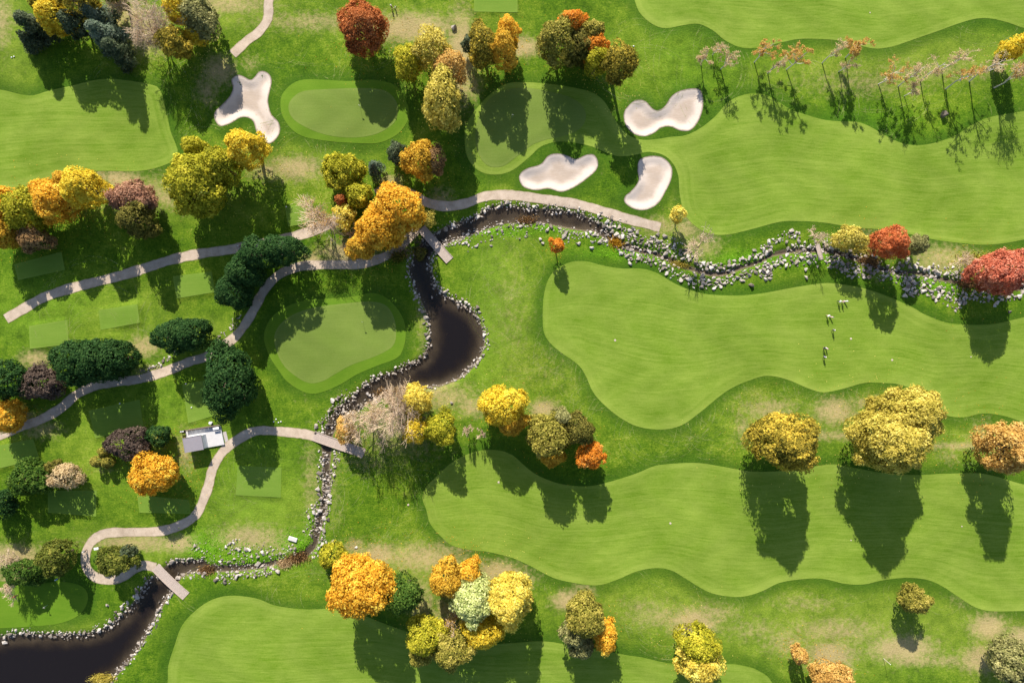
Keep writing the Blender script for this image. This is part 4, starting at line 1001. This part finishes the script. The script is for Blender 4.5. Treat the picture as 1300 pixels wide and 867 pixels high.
# ---- centre junction
bare(408,272,26,24,11,"bare tan tree with dark limbs where the upper left path ends",750,'peach',dens=1.1,stems=2,bark=M_TWIGD)
tree(435,255,8,8,9,'rust','round',"small rust red tree among the yellow ones at the path junction",leaf=.34)
tree(455,249,17,16,11,'yellowgreen','round',"lemon green tree at the path junction, above the golden one")
tree(438,276,12,17,9,'lemon','round',"pale yellow sparse tree left of the big golden tree",cover=.8)
bare(445,303,26,20,8,"brown leafless thicket tree left below the big golden tree",260,'brown',twig=M_TWIGD)
tree(505,267,36,29,18,'gold','round',"big golden orange tree beside the upper bridge, upper right crown",litter=150)
tree(481,292,30,28,17,'gold','round',"golden orange tree in the middle of the bridge side cluster")
tree(459,314,17,17,14,'amber','round',"golden amber tree at the lower left of the bridge side cluster")
bare(508,305,24,20,8,"brown twiggy tree in the shade right below the golden cluster",200,'brown',twig=M_TWIGD)
tree(545,278,8,12,6,'straw','round',"thin straw coloured bush at the head of the upper bridge",cover=.6)
tree(533,322,7,9,4,'darkolive','round',"low dark bush on the shaded pond bank under the upper bridge",cover=.8)
# ---- brook
tree(706,312,9,9,7.5,'orange','round',"small orange tree alone on the grass above the middle fairway",leaf=.36,low=.35)
tree(861,272,10,10,7,'lemon','round',"small pale yellow tree beside the end of the upper path",leaf=.36,low=.4,cover=1.1)
bare(890,312,19,19,9,"bare grey tree on the brook bank right of the path end",40,'tan')
bare(1037,300,13,12,8,"bare sapling beside the tiny plank footbridge",60,'tan')
tree(1077,303,18,14,10,'straw','round',"yellow olive tree on the brook bank left of the red orange tree",cover=.95)
tree(1128,309,19,21,15,'red','round',"red orange round tree on the brook bank, smaller of the two red trees",leaf=.4)
tree(1160,312,13,12,10,'sage','round',"dull green tree right of the smaller red tree")
tree(1267,345,32,28,15,'rose','round',"large pinkish red tree at the right edge on the brook bank",leaf=.42,cover=1.3)
bare(1225,332,14,12,6,"bare pale shrub left of the large pinkish red tree",60,'tan',"bare_shrub")
# ---- pond south side
bare(468,528,30,30,13,"bare pink tan tree standing at the pond outlet, left one",1500,'tan',dens=1.1,stems=2)
bare(500,522,30,34,14,"bare pink brown tree south of the pond, right one",1500,'tan',dens=1.2,stems=3)
tree(440,547,12,17,8,'peach','round',"small peach orange tree beside the middle bridge",cover=.7)
tree(528,508,20,20,12,'lemon','round',"sparse yellow tree at the pond's south shore",cover=.75)
tree(527,546,14,19,12,'yellow','round',"bright yellow tree below the sparse yellow one south of the pond")
tree(561,543,19,21,12,'yellowgreen','round',"yellow olive tree, rightmost of the clump south of the pond",cover=.9)
bare(592,546,8,7,6,"small bare grey shrub right of the clump south of the pond",30,'tan',"bare_shrub",group="two bare shrubs")
bare(612,549,6,6,5,"tiny bare grey shrub left of the yellow tree's shadow",20,'tan',"bare_shrub",group="two bare shrubs")
# ---- middle row of trees
tree(640,516,31,24,17,'yellow','round',"dense yellow tree left of the olive clump above the lower fairway")
tree(650,536,21,17,13,'amber','round',"amber yellow lower crown attached to the dense yellow tree")
tree(696,551,28,27,17,'olive','round',"olive yellow tree in the clump above the lower fairway")
tree(700,577,17,13,12,'amber','round',"brown orange tree at the foot of the olive clump")
tree(734,545,19,19,16,'darkolive','round',"dark brown olive tree in the clump above the lower fairway")
tree(713,528,12,11,15,'sage','round',"grey green tree top at the back of the olive clump")
tree(748,576,17,16,13,'orange','round',"bright orange tree at the right foot of the olive clump")
tree(995,560,45,37,25,'bronze','egg',"big round yellow and dark tree, left of the pale yellow pair",leaf=.52)
tree(1149,526,38,36,23,'straw','egg',"pale yellow tree, upper right one of the big pair",leaf=.5)
tree(1127,557,47,41,25,'straw','egg',"pale yellow tree, lower left and largest of the big pair",leaf=.5)
tree(1277,568,31,33,22,'peach','egg',"orange peach tree at the right edge above the lower fairway",leaf=.48)
# ---- bottom
tree(462,742,44,36,20,'gold','round',"big orange gold tree left of the dark green one at the bottom",leaf=.5,litter=260)
tree(514,751,20,24,16,'green','round',"dark green tree right of the big orange gold tree at the bottom",low=.1)
tree(424,705,18,17,8,'yellowgreen','round',"olive yellow bush above the big orange gold tree",low=.08)
tree(568,733,20,24,15,'amber','round',"amber tree, upper left of the bottom cluster")
tree(597,722,13,12,13,'gold','round',"small gold tree at the top of the bottom cluster behind the pale green one")
tree(601,758,25,30,18,'mint','round',"pale mint green tree in the middle of the bottom cluster")
tree(648,758,28,34,20,'lemon','egg',"bright lemon yellow tree, right of the pale mint green one")
tree(612,799,27,20,15,'yellow','round',"golden yellow tree below the pale mint green one")
tree(540,804,23,23,15,'yellowgreen','round',"yellow green tree at the lower left of the bottom cluster")
tree(574,822,25,22,15,'olive','round',"olive tree at the bottom of the cluster near the bottom edge")
tree(536,829,14,13,11,'olive','round',"small olive tree below the yellow green one near the bottom edge")
bare(582,782,14,20,9,"brown orange thin tree in the shaded gap of the bottom cluster",500,'amber')
tree(742,778,24,25,18,'olive','round',"grey olive tree, upper crown of the clump at the bottom middle")
tree(728,800,16,16,14,'sage','round',"grey green tree at the left of the bottom middle clump")
tree(738,818,16,13,12,'sage','round',"pale grey green tree at the foot of the bottom middle clump")
tree(767,806,15,18,14,'gold','round',"orange gold tree at the right of the bottom middle clump")
tree(884,817,28,24,17,'yellowgreen','round',"yellow green upper crown of the round tree at the bottom right of centre")
tree(888,838,29,26,17,'lemon','round',"bright yellow lower crown of the round tree at the bottom right of centre")
tree(1014,830,10,10,8,'peach','round',"small orange sapling tree near the bottom edge",leaf=.36,low=.35)
tree(1054,858,25,17,12,'peach','round',"orange tree cut by the bottom edge",litter=200)
tree(1160,761,18,16,11,'olive','egg',"small olive green tree alone below the lower fairway",leaf=.42)
tree(1281,836,23,28,14,'sage','round',"pale grey green tree in the lower right corner")

# ---- fallen leaves
for lname, lpal, sel in (("fallen_leaves", 'amber', ('gold', 'amber', 'orange', 'peach', 'rust', 'red', 'rose')), ("fallen_leaves", 'straw', ('yellow', 'lemon', 'straw', 'bronze', 'yellowgreen'))):
    lv, lf, lt, off = [], [], [], 0
    for (x, y, a, b, n_, pal) in LITTER:
        if pal not in sel: continue
        q = rng.normal(0, .75, (n_, 2)) * np.array([a, b]) + np.array([x, y]); q = q[d_water(q[:, 0], q[:, 1]) > .3]; n_ = len(q)
        P = np.column_stack([q, hgt(q[:, 0], q[:, 1]) + .08])
        V, Fq = leaf_quads(rng, P, np.tile([0, 0, 1.], (n_, 1)) + rng.normal(0, .15, (n_, 3)), .26, .18)
        lv.append(V); lf.append(Fq + off); off += len(V); lt.append(np.repeat(rng.uniform(0, 1, n_), 4))
    tag(link(lname, mesh_np(lname, np.concatenate(lv), np.concatenate(lf), {"tone": np.concatenate(lt)}), leaf_mat(lpal)), {"amber": "scattered orange fallen leaves under the golden and red trees", "straw": "scattered yellow fallen leaves under the yellow trees"}[lpal], "leaves", kind="stuff")

# ---- low plants: tufts of tall grass along the water
def tuft(x, y, rx, ry, h, pal, label, n_=700):
    p = W((x, y)); a, b = rx * S, ry * S
    r_ = empty("grass_clump", (p[0], p[1], max(hz(*p), -.55))); tag(r_, label, "grass clump", "tall dry grass along the water")
    q = rng.normal(0, .45, (n_, 2)) * np.array([a, b]); d = rng.normal(0, .35, (n_, 2)); hh = h * rng.uniform(.5, 1.1, n_)
    t = rng.uniform(0, 6.28, n_); wv = np.column_stack([np.cos(t), np.sin(t), np.zeros(n_)]) * .09
    B0 = np.column_stack([q, np.full(n_, -.2)]); Tp = B0 + np.column_stack([d * hh[:, None], hh])
    V = np.stack([B0 - wv, B0 + wv, Tp + wv * .4, Tp - wv * .4], 1).reshape(-1, 3)
    o = link("blades", mesh_np("blades", V, np.arange(4 * n_).reshape(-1, 4), {"tone": np.repeat(rng.uniform(0, 1, n_), 4)}), leaf_mat(pal), r_); o["kind"] = "stuff"
for a in [(378,708,15,7,1.3,'brown',"long brown dry grass clump across the lower brook"),(362,716,10,6,1.1,'tan',"tan dry grass clump at the left end of the lower brook's brown one"),(262,724,9,5,1.1,'brown',"brown grass clump in the stream right of the lower bridge"),
 (669,280,13,6,1.0,'brown',"reddish brown grass clump on the stream's south bank"),(782,309,9,7,1.1,'amber',"orange brown grass clump in the rocks below the upper path"),(490,499,14,6,1.2,'brown',"brown reed clump on the pond's south shore"),(512,497,14,6,1.2,'tan',"tan reed clump on the pond's south shore"),
 (862,336,16,5,.9,'straw',"straw coloured grass clump in the brook right of the path end"),(1105,330,14,8,1.1,'brown',"brown grass clump under the smaller red tree"),(1228,362,12,7,1.2,'brown',"brown grass clump under the large red tree"),(1240,330,28,10,.9,'straw',"dry straw grass behind the large red tree"),(130,862,16,7,1.2,'straw',"straw grass clump on the lower pond's bottom shore"),(1090,315,14,7,1.0,'straw',"straw grass clump beside the yellow olive brook tree"),(505,325,12,9,1.0,'olive',"shaded olive grass clump above the pond's upper end")]:
    tuft(*a)
n_ = 2600
pw = []
for (x, y, rx, ry, s_) in VIVID[:12]:
    m_ = int(n_ * rx * ry / 5200) + 20
    pw.append(np.column_stack([rng.normal(x, rx * .5, m_), rng.normal(y, ry * .55, m_)]))
q = W(np.concatenate(pw)); q = q[d_water(q[:, 0], q[:, 1]) > .1]; n_ = len(q)
P = np.column_stack([q, hgt(q[:, 0], q[:, 1]) + rng.uniform(.04, .16, n_)])
V, Fq = leaf_quads(rng, P, np.tile([0, 0, 1.], (n_, 1)) + rng.normal(0, .25, (n_, 3)), .4, .3)
PAL['weed'] = [(.06,.17,.004),(.11,.25,.008),(.16,.30,.02)]
tag(link("waterside_weeds", mesh_np("waterside_weeds", V, Fq, {"tone": np.repeat(rng.uniform(0, 1, n_), 4)}), leaf_mat('weed')), "bright green weeds growing along the brook banks", "weeds", kind="stuff")

# ------------------------------------------------------------------ hut and patio
M_ROOF = mat_plain("grey_membrane_roof", (0.23, 0.215, 0.24), 0.85, 0.12, 1.2)
M_WALL = mat_plain("white_painted_boards", (0.70, 0.71, 0.72), 0.7, 0.08, 2, stretch=(1, 1, 12))
M_PAD = mat_plain("pale_concrete_slab", (0.50, 0.49, 0.49), 0.85, 0.12, .8)
M_DARK = mat_plain("dark_timber", (0.055, 0.048, 0.05), 0.8, 0.3, 3)
M_GLASS = mat_plain("dark_window_glass", (0.03, 0.035, 0.04), 0.15, 0.2, 1)
M_WHITE = mat_plain("white_plastic", (0.72, 0.72, 0.72), 0.5, 0.08, 4)
ang = math.radians(10.5)
c = W((252.5, 561)); z0 = hz(*c)
hut = empty("flat_roofed_hut", (c[0], c[1], z0), ang); tag(hut, "small hut with a flat grey roof and white walls beside a pale patio", "hut")
w_, d_, hh = 4.5, 3.4, 2.75
def wall_part(nm, cx, cy, sx, sy, z, sz, mat, par, bev=0.0):
    bm = bmesh.new(); add_box(bm, (cx, cy, z), (sx, sy, sz), 0, bev); return link(nm, bm_mesh(nm, bm), mat, par)
for (cx, cy, sx, sy) in [(0, d_/2 - .08, w_, .16), (0, -d_/2 + .08, w_, .16), (-w_/2 + .08, 0, .16, d_ - .33), (w_/2 - .08, 0, .16, d_ - .33)]:
    wall_part("wall", cx, cy, sx, sy, hh / 2 - .1, hh + .2, M_WALL, hut)
rf = wall_part("roof", 0, 0, w_ + .3, d_ + .3, hh + .16, .12, M_ROOF, hut)
for s_ in (-1, 1):
    wall_part("roof_edge", 0, s_ * (d_/2 + .11), w_ + .3, .07, hh + .255, .06, M_ROOF, rf)
    wall_part("roof_edge", s_ * (w_/2 + .11), 0, .07, d_ + .14, hh + .255, .06, M_ROOF, rf)
dr = wall_part("door", -.9, -d_/2 - .02, .95, .05, 1.06, 2.05, M_DARK, hut); wall_part("handle", -.55, -d_/2 - .06, .05, .05, 1.05, .14, M_WHITE, dr)
wd = wall_part("window", .9, -d_/2 - .02, 1.2, .05, 1.5, .9, M_GLASS, hut); wall_part("sill", .9, -d_/2 - .06, 1.35, .14, 1.02, .05, M_WALL, wd)
PADP = [(236.5,547.5),(280.5,540.5),(285.5,564),(262,568.2),(240,572.5)]
def slab(name, pts, thick, mat, label, cat=None, kind=None):
    P = W(np.array(pts, float)); zc = max(hz(*q) for q in P)
    bm = bmesh.new(); f = bm.faces.new([bm.verts.new((*q, zc + .0)) for q in P]); bm.normal_update()
    if f.normal.z < 0: f.normal_flip()
    r_ = bmesh.ops.extrude_face_region(bm, geom=[f]); vv = [g for g in r_['geom'] if isinstance(g, bmesh.types.BMVert)]
    bmesh.ops.translate(bm, verts=vv, vec=(0, 0, thick)); 
    lo = [v for v in bm.verts if v not in vv]; bmesh.ops.translate(bm, verts=lo, vec=(0, 0, -.7))
    bmesh.ops.recalc_face_normals(bm, faces=bm.faces)
    o = link(name, bm_mesh(name, bm), mat); tag(o, label, cat, None, kind); return zc + thick
zp = slab("patio", PADP, .10, M_PAD, "bright white concrete patio behind the grey roofed hut", kind="structure")
slab("step", [(282.6,548.5),(286.8,547.6),(290,561),(286.3,563)], .02, mat_plain("path_gravel", (.40,.36,.34), .9, .2, 3), "grey strip step along the patio's right side", kind="structure")
a_ = W((238.5,545.6)); b_ = W((281,538.8)); cc = (a_ + b_) / 2; L = float(np.linalg.norm(b_ - a_)); an = math.atan2(*(b_ - a_)[::-1])
wl_ = empty("low_wall", (cc[0], cc[1], zp - .15), an); tag(wl_, "low dark timber wall along the patio's upper edge", "wall")
for i in range(8):
    bm = bmesh.new(); add_box(bm, (-L/2 + (i + .5) * L / 8, 0, .45), (L/8 - .04, .22, .9), 0, .02); link("panel", bm_mesh("panel", bm), M_DARK, wl_)
bm = bmesh.new(); add_box(bm, (0, 0, .94), (L + .1, .32, .07), 0, .01); link("coping", bm_mesh("coping", bm), M_WOODD, wl_)
p = W((269, 536.5)); bn = empty("litter_bin", (p[0], p[1], hz(*p))); tag(bn, "white round bin just above the patio's dark wall", "bin")
bm = bmesh.new(); add_tube(bm, [(0, 0, 0), (0, 0, .9)], [.3, .36], 14); link("bin_body", bm_mesh("bin_body", bm), M_WHITE, bn)
bm = bmesh.new(); add_tube(bm, [(0, 0, .9), (0, 0, .95), (0, 0, 1.05)], [.4, .4, .2], 14); link("lid", bm_mesh("lid", bm), M_WHITE, bn)
p = W((276.5, 543)); tb = empty("counter_table", (p[0], p[1], zp), ang); tag(tb, "white narrow table at the patio's upper right corner", "table")
bm = bmesh.new(); add_box(bm, (0, 0, .76), (1.5, .6, .06), 0, .015); link("table_top", bm_mesh("table_top", bm), M_WHITE, tb)
for sx in (-1, 1):
    for sy in (-1, 1):
        bm = bmesh.new(); add_box(bm, (sx * .65, sy * .22, .365), (.06, .06, .73)); link("leg", bm_mesh("leg", bm), M_DARK, tb)
p = W((234, 547)); cr = empty("club_rack", (p[0], p[1], hz(*p)), ang); tag(cr, "dark rack with white items left of the patio", "rack")
for sx in (-1, 1):
    bm = bmesh.new(); add_box(bm, (sx * .55, 0, .5), (.08, .5, 1.0)); link("post", bm_mesh("post", bm), M_DARK, cr)
for zz in (.3, .85):
    bm = bmesh.new(); add_box(bm, (0, 0, zz), (1.02, .45, .05)); link("shelf", bm_mesh("shelf", bm), M_DARK, cr)
for xx in (-.3, .05, .35):
    bm = bmesh.new(); add_box(bm, (xx, 0, 1.0), (.2, .28, .24), 0, .02); link("tray", bm_mesh("tray", bm), M_WHITE, cr)

# ------------------------------------------------------------------ people, trolleys, small furniture
def skin_mesh(name, V, E, R, sub=1, root=0):
    me = bpy.data.meshes.new("tmp"); me.from_pydata([Vector(v) for v in V], E, []); me.update()
    o = bpy.data.objects.new("tmp", me); COL.objects.link(o)
    o.modifiers.new("s", 'SKIN'); 
    for i, sv_ in enumerate(me.skin_vertices[0].data):
        rr = R[i]; sv_.radius = (rr, rr) if not hasattr(rr, '__len__') else rr; sv_.use_root = (i == root)
    m = o.modifiers.new("u", 'SUBSURF'); m.levels = sub; m.render_levels = sub
    dg = bpy.context.evaluated_depsgraph_get()
    out = bpy.data.meshes.new_from_object(o.evaluated_get(dg)); out.name = name
    for p in out.polygons: p.use_smooth = True
    bpy.data.objects.remove(o); bpy.data.meshes.remove(me)
    return out
def body_parts(walk, swing):
    """walking figure facing +Y"""
    s = walk
    V = [(0,0,.95),(0,.01,1.12),(0,.02,1.34),(0,.02,1.48),(0,.04,1.56),(0,.05,1.68),(0,.05,1.76)]
    R = [(.16,.12),(.15,.11),(.18,.12),(.07,.07),(.06,.06),(.085,.10),(.06,.075)]
    E = [(i, i + 1) for i in range(6)]
    hands = []
    for sd_, ph in ((-1, 1), (1, -1)):
        b0 = len(V); sw = swing * ph
        V += [(sd_*.19,.02,1.42),(sd_*.25,.02+sw*.10,1.16),(sd_*.25,.08+sw*.22,.93),(sd_*.25,.11+sw*.26,.85)]
        R += [.062,.048,.036,.034]; E += [(2,b0),(b0,b0+1),(b0+1,b0+2),(b0+2,b0+3)]
        hx, hy, hz_ = V[-1]
        for j, (dx, dy, ln) in enumerate([(.03,-.01,.07),(.015,.02,.085),(0,.025,.09),(-.012,.02,.082)]):
            i0 = len(V); V += [(hx+dx*sd_, hy+dy, hz_-.05),(hx+dx*sd_*.9, hy+dy+.015, hz_-.05-ln*.6)]; R += [.011,.009]; E += [(b0+3,i0),(i0,i0+1)]
        i0 = len(V); V += [(hx-.03*sd_, hy+.035, hz_+.01),(hx-.035*sd_, hy+.05, hz_-.045)]; R += [.012,.010]; E += [(b0+3,i0),(i0,i0+1)]
    for sd_, ph in ((-1, -1), (1, 1)):
        b0 = len(V); st = s * ph
        V += [(sd_*.10,0,.88),(sd_*.11,st*.16+.03,.50),(sd_*.11,st*.26-.03,.09),(sd_*.12,st*.26+.13,.045)]
        R += [.095,.062,.042,.040]; E += [(0,b0),(b0,b0+1),(b0+1,b0+2),(b0+2,b0+3)]
    body = skin_mesh("body", V, E, R)
    Vs = [(0,0,.90),(0,.01,1.12),(0,.02,1.36),(0,.02,1.47)]; Rs = [(.185,.145),(.175,.135),(.205,.145),(.10,.09)]; Es = [(0,1),(1,2),(2,3)]
    for sd_, ph in ((-1, 1), (1, -1)):
        b0 = len(Vs); sw = swing * ph; Vs += [(sd_*.20,.02,1.42),(sd_*.255,.02+sw*.10,1.15),(sd_*.255,.07+sw*.20,.97)]; Rs += [.082,.068,.056]; Es += [(2,b0),(b0,b0+1),(b0+1,b0+2)]
    shirt = skin_mesh("shirt", Vs, Es, Rs, root=1)
    Vt = [(0,0,.93)]; Rt = [(.178,.138)]; Et = []
    for sd_, ph in ((-1, -1), (1, 1)):
        b0 = len(Vt); st = s * ph; Vt += [(sd_*.10,0,.84),(sd_*.11,st*.16+.03,.50),(sd_*.11,st*.26-.03,.11)]; Rt += [.115,.085,.068]; Et += [(0,b0),(b0,b0+1),(b0+1,b0+2)]
    trousers = skin_mesh("trousers", Vt, Et, Rt)
    bm = bmesh.new(); bmesh.ops.create_uvsphere(bm, u_segments=12, v_segments=6, radius=.115)
    bmesh.ops.delete(bm, geom=[v for v in bm.verts if v.co.z < -.01], context='VERTS')
    bmesh.ops.scale(bm, vec=(1, 1.15, .9), verts=bm.verts); bmesh.ops.translate(bm, verts=bm.verts, vec=(0, .05, 1.71))
    r_ = bmesh.ops.create_circle(bm, cap_ends=True, radius=.1, segments=10); bmesh.ops.scale(bm, vec=(.9, .8, 1), verts=r_['verts']); bmesh.ops.translate(bm, verts=r_['verts'], vec=(0, .17, 1.705))
    cap = bm_mesh("cap", bm, True)
    return body, shirt, trousers, cap
WALK = body_parts(1.0, 1.0); STAND = body_parts(.25, .3)
for st_ in (WALK, STAND):
    pass
M_SKIN = mat_plain("skin", (.42,.26,.19), .6, .1, 8)
def cloth(name, c): return mat_plain("cloth_" + name, c, .85, .15, 10)
C_ = {k: cloth(k, v) for k, v in dict(white=(.75,.73,.72), navy=(.03,.04,.08), lilac=(.50,.44,.60), grey=(.28,.28,.30), red=(.55,.02,.04), blue=(.12,.28,.60), black=(.02,.02,.022), khaki=(.36,.29,.19), sky=(.35,.5,.68), pink=(.6,.42,.42)).items()}
def person(x, y, rot, parts, shirt, trousers, cap, label):
    p = W((x, y)); zz = hz(*p) + .04
    r_ = empty("person", (p[0], p[1], zz), rot); tag(r_, label, "person")
    for nm, me, mt in zip(("body", "shirt", "trousers", "cap"), parts, (M_SKIN, C_[shirt], C_[trousers], C_[cap])):
        me2 = me if not me.materials or me.materials[0] == mt else None
        if me2 is None: me2 = me.copy(); me2.materials.clear()
        if len(me2.materials) == 0: me2.materials.append(mt)
        link(nm, me2, None, r_)
def trolley(x, y, rot, bagc, label):
    p = W((x, y)); r_ = empty("golf_trolley", (p[0], p[1], hz(*p) + .04), rot); tag(r_, label, "golf trolley")
    bm = bmesh.new(); add_tube(bm, [(0, .05, .18), (0, -.12, .55), (0, -.32, 1.05)], [.13, .14, .16], 10); bg_ = link("bag", bm_mesh("bag", bm, True), C_[bagc], r_)
    bm = bmesh.new()
    for k in range(5):
        t = k * 1.256; add_tube(bm, [(.08*math.cos(t), -.32+.06*math.sin(t), 1.0), (.1*math.cos(t), -.40+.07*math.sin(t), 1.24)], [.012, .03], 5)
    cl = link("clubs", bm_mesh("clubs", bm), M_GREYM, bg_); cl["kind"] = "stuff"
    for s_ in (-1, 1):
        bm = bmesh.new(); add_tube(bm, [(s_ * .30, 0, .15), (s_ * .35, 0, .15)], .15, 14); link("wheel", bm_mesh("wheel", bm), C_['black'], r_)
    bm = bmesh.new(); add_tube(bm, [(-.3, 0, .15), (.3, 0, .15)], .018, 6); link("axle", bm_mesh("axle", bm), M_GREYM, r_)
    bm = bmesh.new(); add_tube(bm, [(0, .18, .12), (0, -.2, .62), (0, -.55, 1.02), (0, -.68, 1.05)], .02, 6); link("handle", bm_mesh("handle", bm), M_GREYM, r_)
M_GREYM = mat_plain("brushed_metal", (.45,.45,.47), .4, .1, 6, .6)
person(1064,383,-1.57,WALK,'white','navy','white',"golfer in white at the tip of the olive tree's shadow, left of the pair")
person(1068.5,383,-1.57,WALK,'pink','khaki','white',"golfer at the olive tree's shadow, right of the pair")
trolley(1072.5,382.6,1.57,'white',"white golf bag trolley in front of the pair at the olive tree's shadow")
person(1049.5,401,-2.0,WALK,'white','khaki','white',"golfer in white walking with a bag, upper of the three below the pair")
trolley(1054,402.3,1.2,'pink',"pale golf bag trolley beside the walking golfer on the middle fairway")
person(1056.5,419,2.8,WALK,'grey','navy','white',"golfer in grey with a white cap alone on the middle fairway")
person(1045.5,442,.4,WALK,'navy','black','white',"golfer in dark clothes, upper of the close pair on the middle fairway")
trolley(1048.5,441.5,.3,'pink',"pale golf trolley beside the golfer in dark clothes")
person(1045.5,453,3.0,WALK,'lilac','navy','white',"golfer in lilac, lower of the close pair on the middle fairway")
person(498,11.5,2.4,STAND,'pink','black','white',"golfer in pale top standing near the top edge right of the rust red tree")
trolley(502,11,.5,'khaki',"khaki golf trolley near the top edge beside the standing golfer")
person(109.5,698.5,3.0,WALK,'grey','black','white',"person in grey walking on the sunlit loop of the lower path")
person(109.5,718,3.1,WALK,'navy','black','navy',"person in dark blue on the shaded part of the looping lower path")
person(75.5,733.5,1.0,STAND,'blue','navy','white',"player in blue standing on the small lower left green")
person(22,755.5,1.2,STAND,'red','black','red',"player in a red top standing at the lower left green's edge")
person(483,242.5,2.0,WALK,'sky','navy','navy',"person in light blue on the shaded path junction above the golden tree")
person(306,313.5,1.6,WALK,'pink','navy','white',"person on the shaded upper left path beside the cedar row")
# tee sign
p = W((126.5, 694)); sg = empty("tee_sign", (p[0], p[1], hz(*p)), .15); tag(sg, "white topped sign on dark posts inside the loop of the lower path", "sign")
for s_ in (-1, 1):
    bm = bmesh.new(); add_box(bm, (s_ * .3, 0, .75), (.12, .12, 1.6)); link("post", bm_mesh("post", bm), M_DARK, sg)
bm = bmesh.new(); add_box(bm, (0, -.03, 1.62), (1.2, .62, .08), 0, .02); link("board", bm_mesh("board", bm), M_WHITE, sg)
# flagsticks on the greens
for (x, y, lab) in [(458,138,"flagstick on the oval green"), (461,409,"flagstick on the green beside the dark pond"), (650,150,"flagstick on the shaded green between the bunkers"), (60,768,"flagstick on the small green above the lower left pond")]:
    p = W((x, y)); fs = empty("flagstick", (p[0], p[1], hz(*p) + .06)); tag(fs, lab, "flagstick")
    bm = bmesh.new(); add_tube(bm, [(0, 0, -.1), (0, 0, 2.1)], .02, 6); link("pole", bm_mesh("pole", bm), M_WHITE, fs)
    bm = bmesh.new()
    n0 = [bm.verts.new((.02 + .11 * k, .04 * math.sin(k * 1.3), 2.08 - .02 * k)) for k in range(5)]; n1 = [bm.verts.new((.02 + .11 * k, .04 * math.sin(k * 1.3), 1.72 + .03 * k)) for k in range(5)]
    for k in range(4): bm.faces.new((n0[k], n1[k], n1[k + 1], n0[k + 1]))
    r_ = bmesh.ops.solidify(bm, geom=bm.faces[:], thickness=.01); link("flag", bm_mesh("flag", bm), M_WHITE, fs)
    bm = bmesh.new(); add_tube(bm, [(0, 0, 0.0), (0, 0, .012)], .07, 12); link("cup", bm_mesh("cup", bm), C_['black'], fs)
# pale round yardage discs
bm = bmesh.new(); add_tube(bm, [(0, 0, 0), (0, 0, .05), (0, 0, .07)], [.33, .33, .28], 14); disc = bm_mesh("marker_disc", bm); disc.materials.append(mat_plain("marker_pale", (.45,.38,.30), .8, .2, 6))
for (x, y, lab) in [(781,432,"white round marker disc in the middle fairway's left half"),(1080,430,"pale round marker disc right of the golfers on the middle fairway"),(1132,457,"pale round marker disc above the big pale yellow pair"),(633,612,"pale round marker disc at the left end of the lower fairway"),(851,664,"pale round marker disc in the middle of the lower fairway"),(518,641,"pale marker disc in striped shadows left of the lower fairway"),(1081,686,"tiny pale marker disc left of the long shadow of the pale yellow pair"),(1221,668,"tiny pale marker disc right of the lower fairway's second long shadow"),(1232,453,"tiny pale marker disc at the right of the middle fairway"),(1104,17,"tiny pale marker disc on the top right fairway")]:
    p = W((x, y)); o = link("marker_disc", disc, loc=(p[0], p[1], hz(*p) + .04)); k = .5 if lab.startswith("tiny") else .8; o.scale = (k, k, 1); tag(o, lab, "marker", "round marker discs on the fairways")
# small white tee markers
bm = bmesh.new(); bmesh.ops.create_icosphere(bm, subdivisions=2, radius=.17); bmesh.ops.scale(bm, vec=(1, 1, .8), verts=bm.verts); add_tube(bm, [(0, 0, -.3), (0, 0, -.1)], .03, 6); tm = bm_mesh("tee_marker", bm, True); tm.materials.append(M_WHITE)
for (x, y, lab) in [(16,74,"left of two white tee markers near the top left fairway"),(19,73,"right of two white tee markers near the top left fairway"),(348,535,"white tee marker, left one of the cluster above the lower path"),(351,532,"white tee marker, top one of the cluster above the lower path"),(354,536,"white tee marker, lowest one of the cluster above the lower path"),(357,535,"white tee marker, right one of the cluster above the lower path"),(237,487,"upper white tee marker on the tee left of the oval cedar"),(244,517,"lower white tee marker on the tee left of the oval cedar"),(153,512,"white tee marker on the shaded tee below the triple cedars"),(804,60,"white tee marker right of the rightmost tree in the top clump"),(364,263,"white tee marker beside the bare tan tree")]:
    p = W((x, y)); o = link("tee_marker", tm, loc=(p[0], p[1], hz(*p) + .14)); tag(o, lab, "tee marker", "white tee markers")
# thin stake
p = W((1121, 835)); st_ = empty("hazard_stake", (p[0], p[1], hz(*p))); tag(st_, "thin pale stake casting a long line shadow near the bottom edge", "stake")
bm = bmesh.new(); add_tube(bm, [(0, 0, -.2), (0, 0, 3.2)], [.06, .045], 6); link("pole", bm_mesh("pole", bm), M_PALEBARK, st_)
bm = bmesh.new(); add_tube(bm, [(0, 0, 3.2), (0, 0, 3.35)], [.09, .04], 8); link("cap", bm_mesh("cap", bm), M_WHITE, st_)
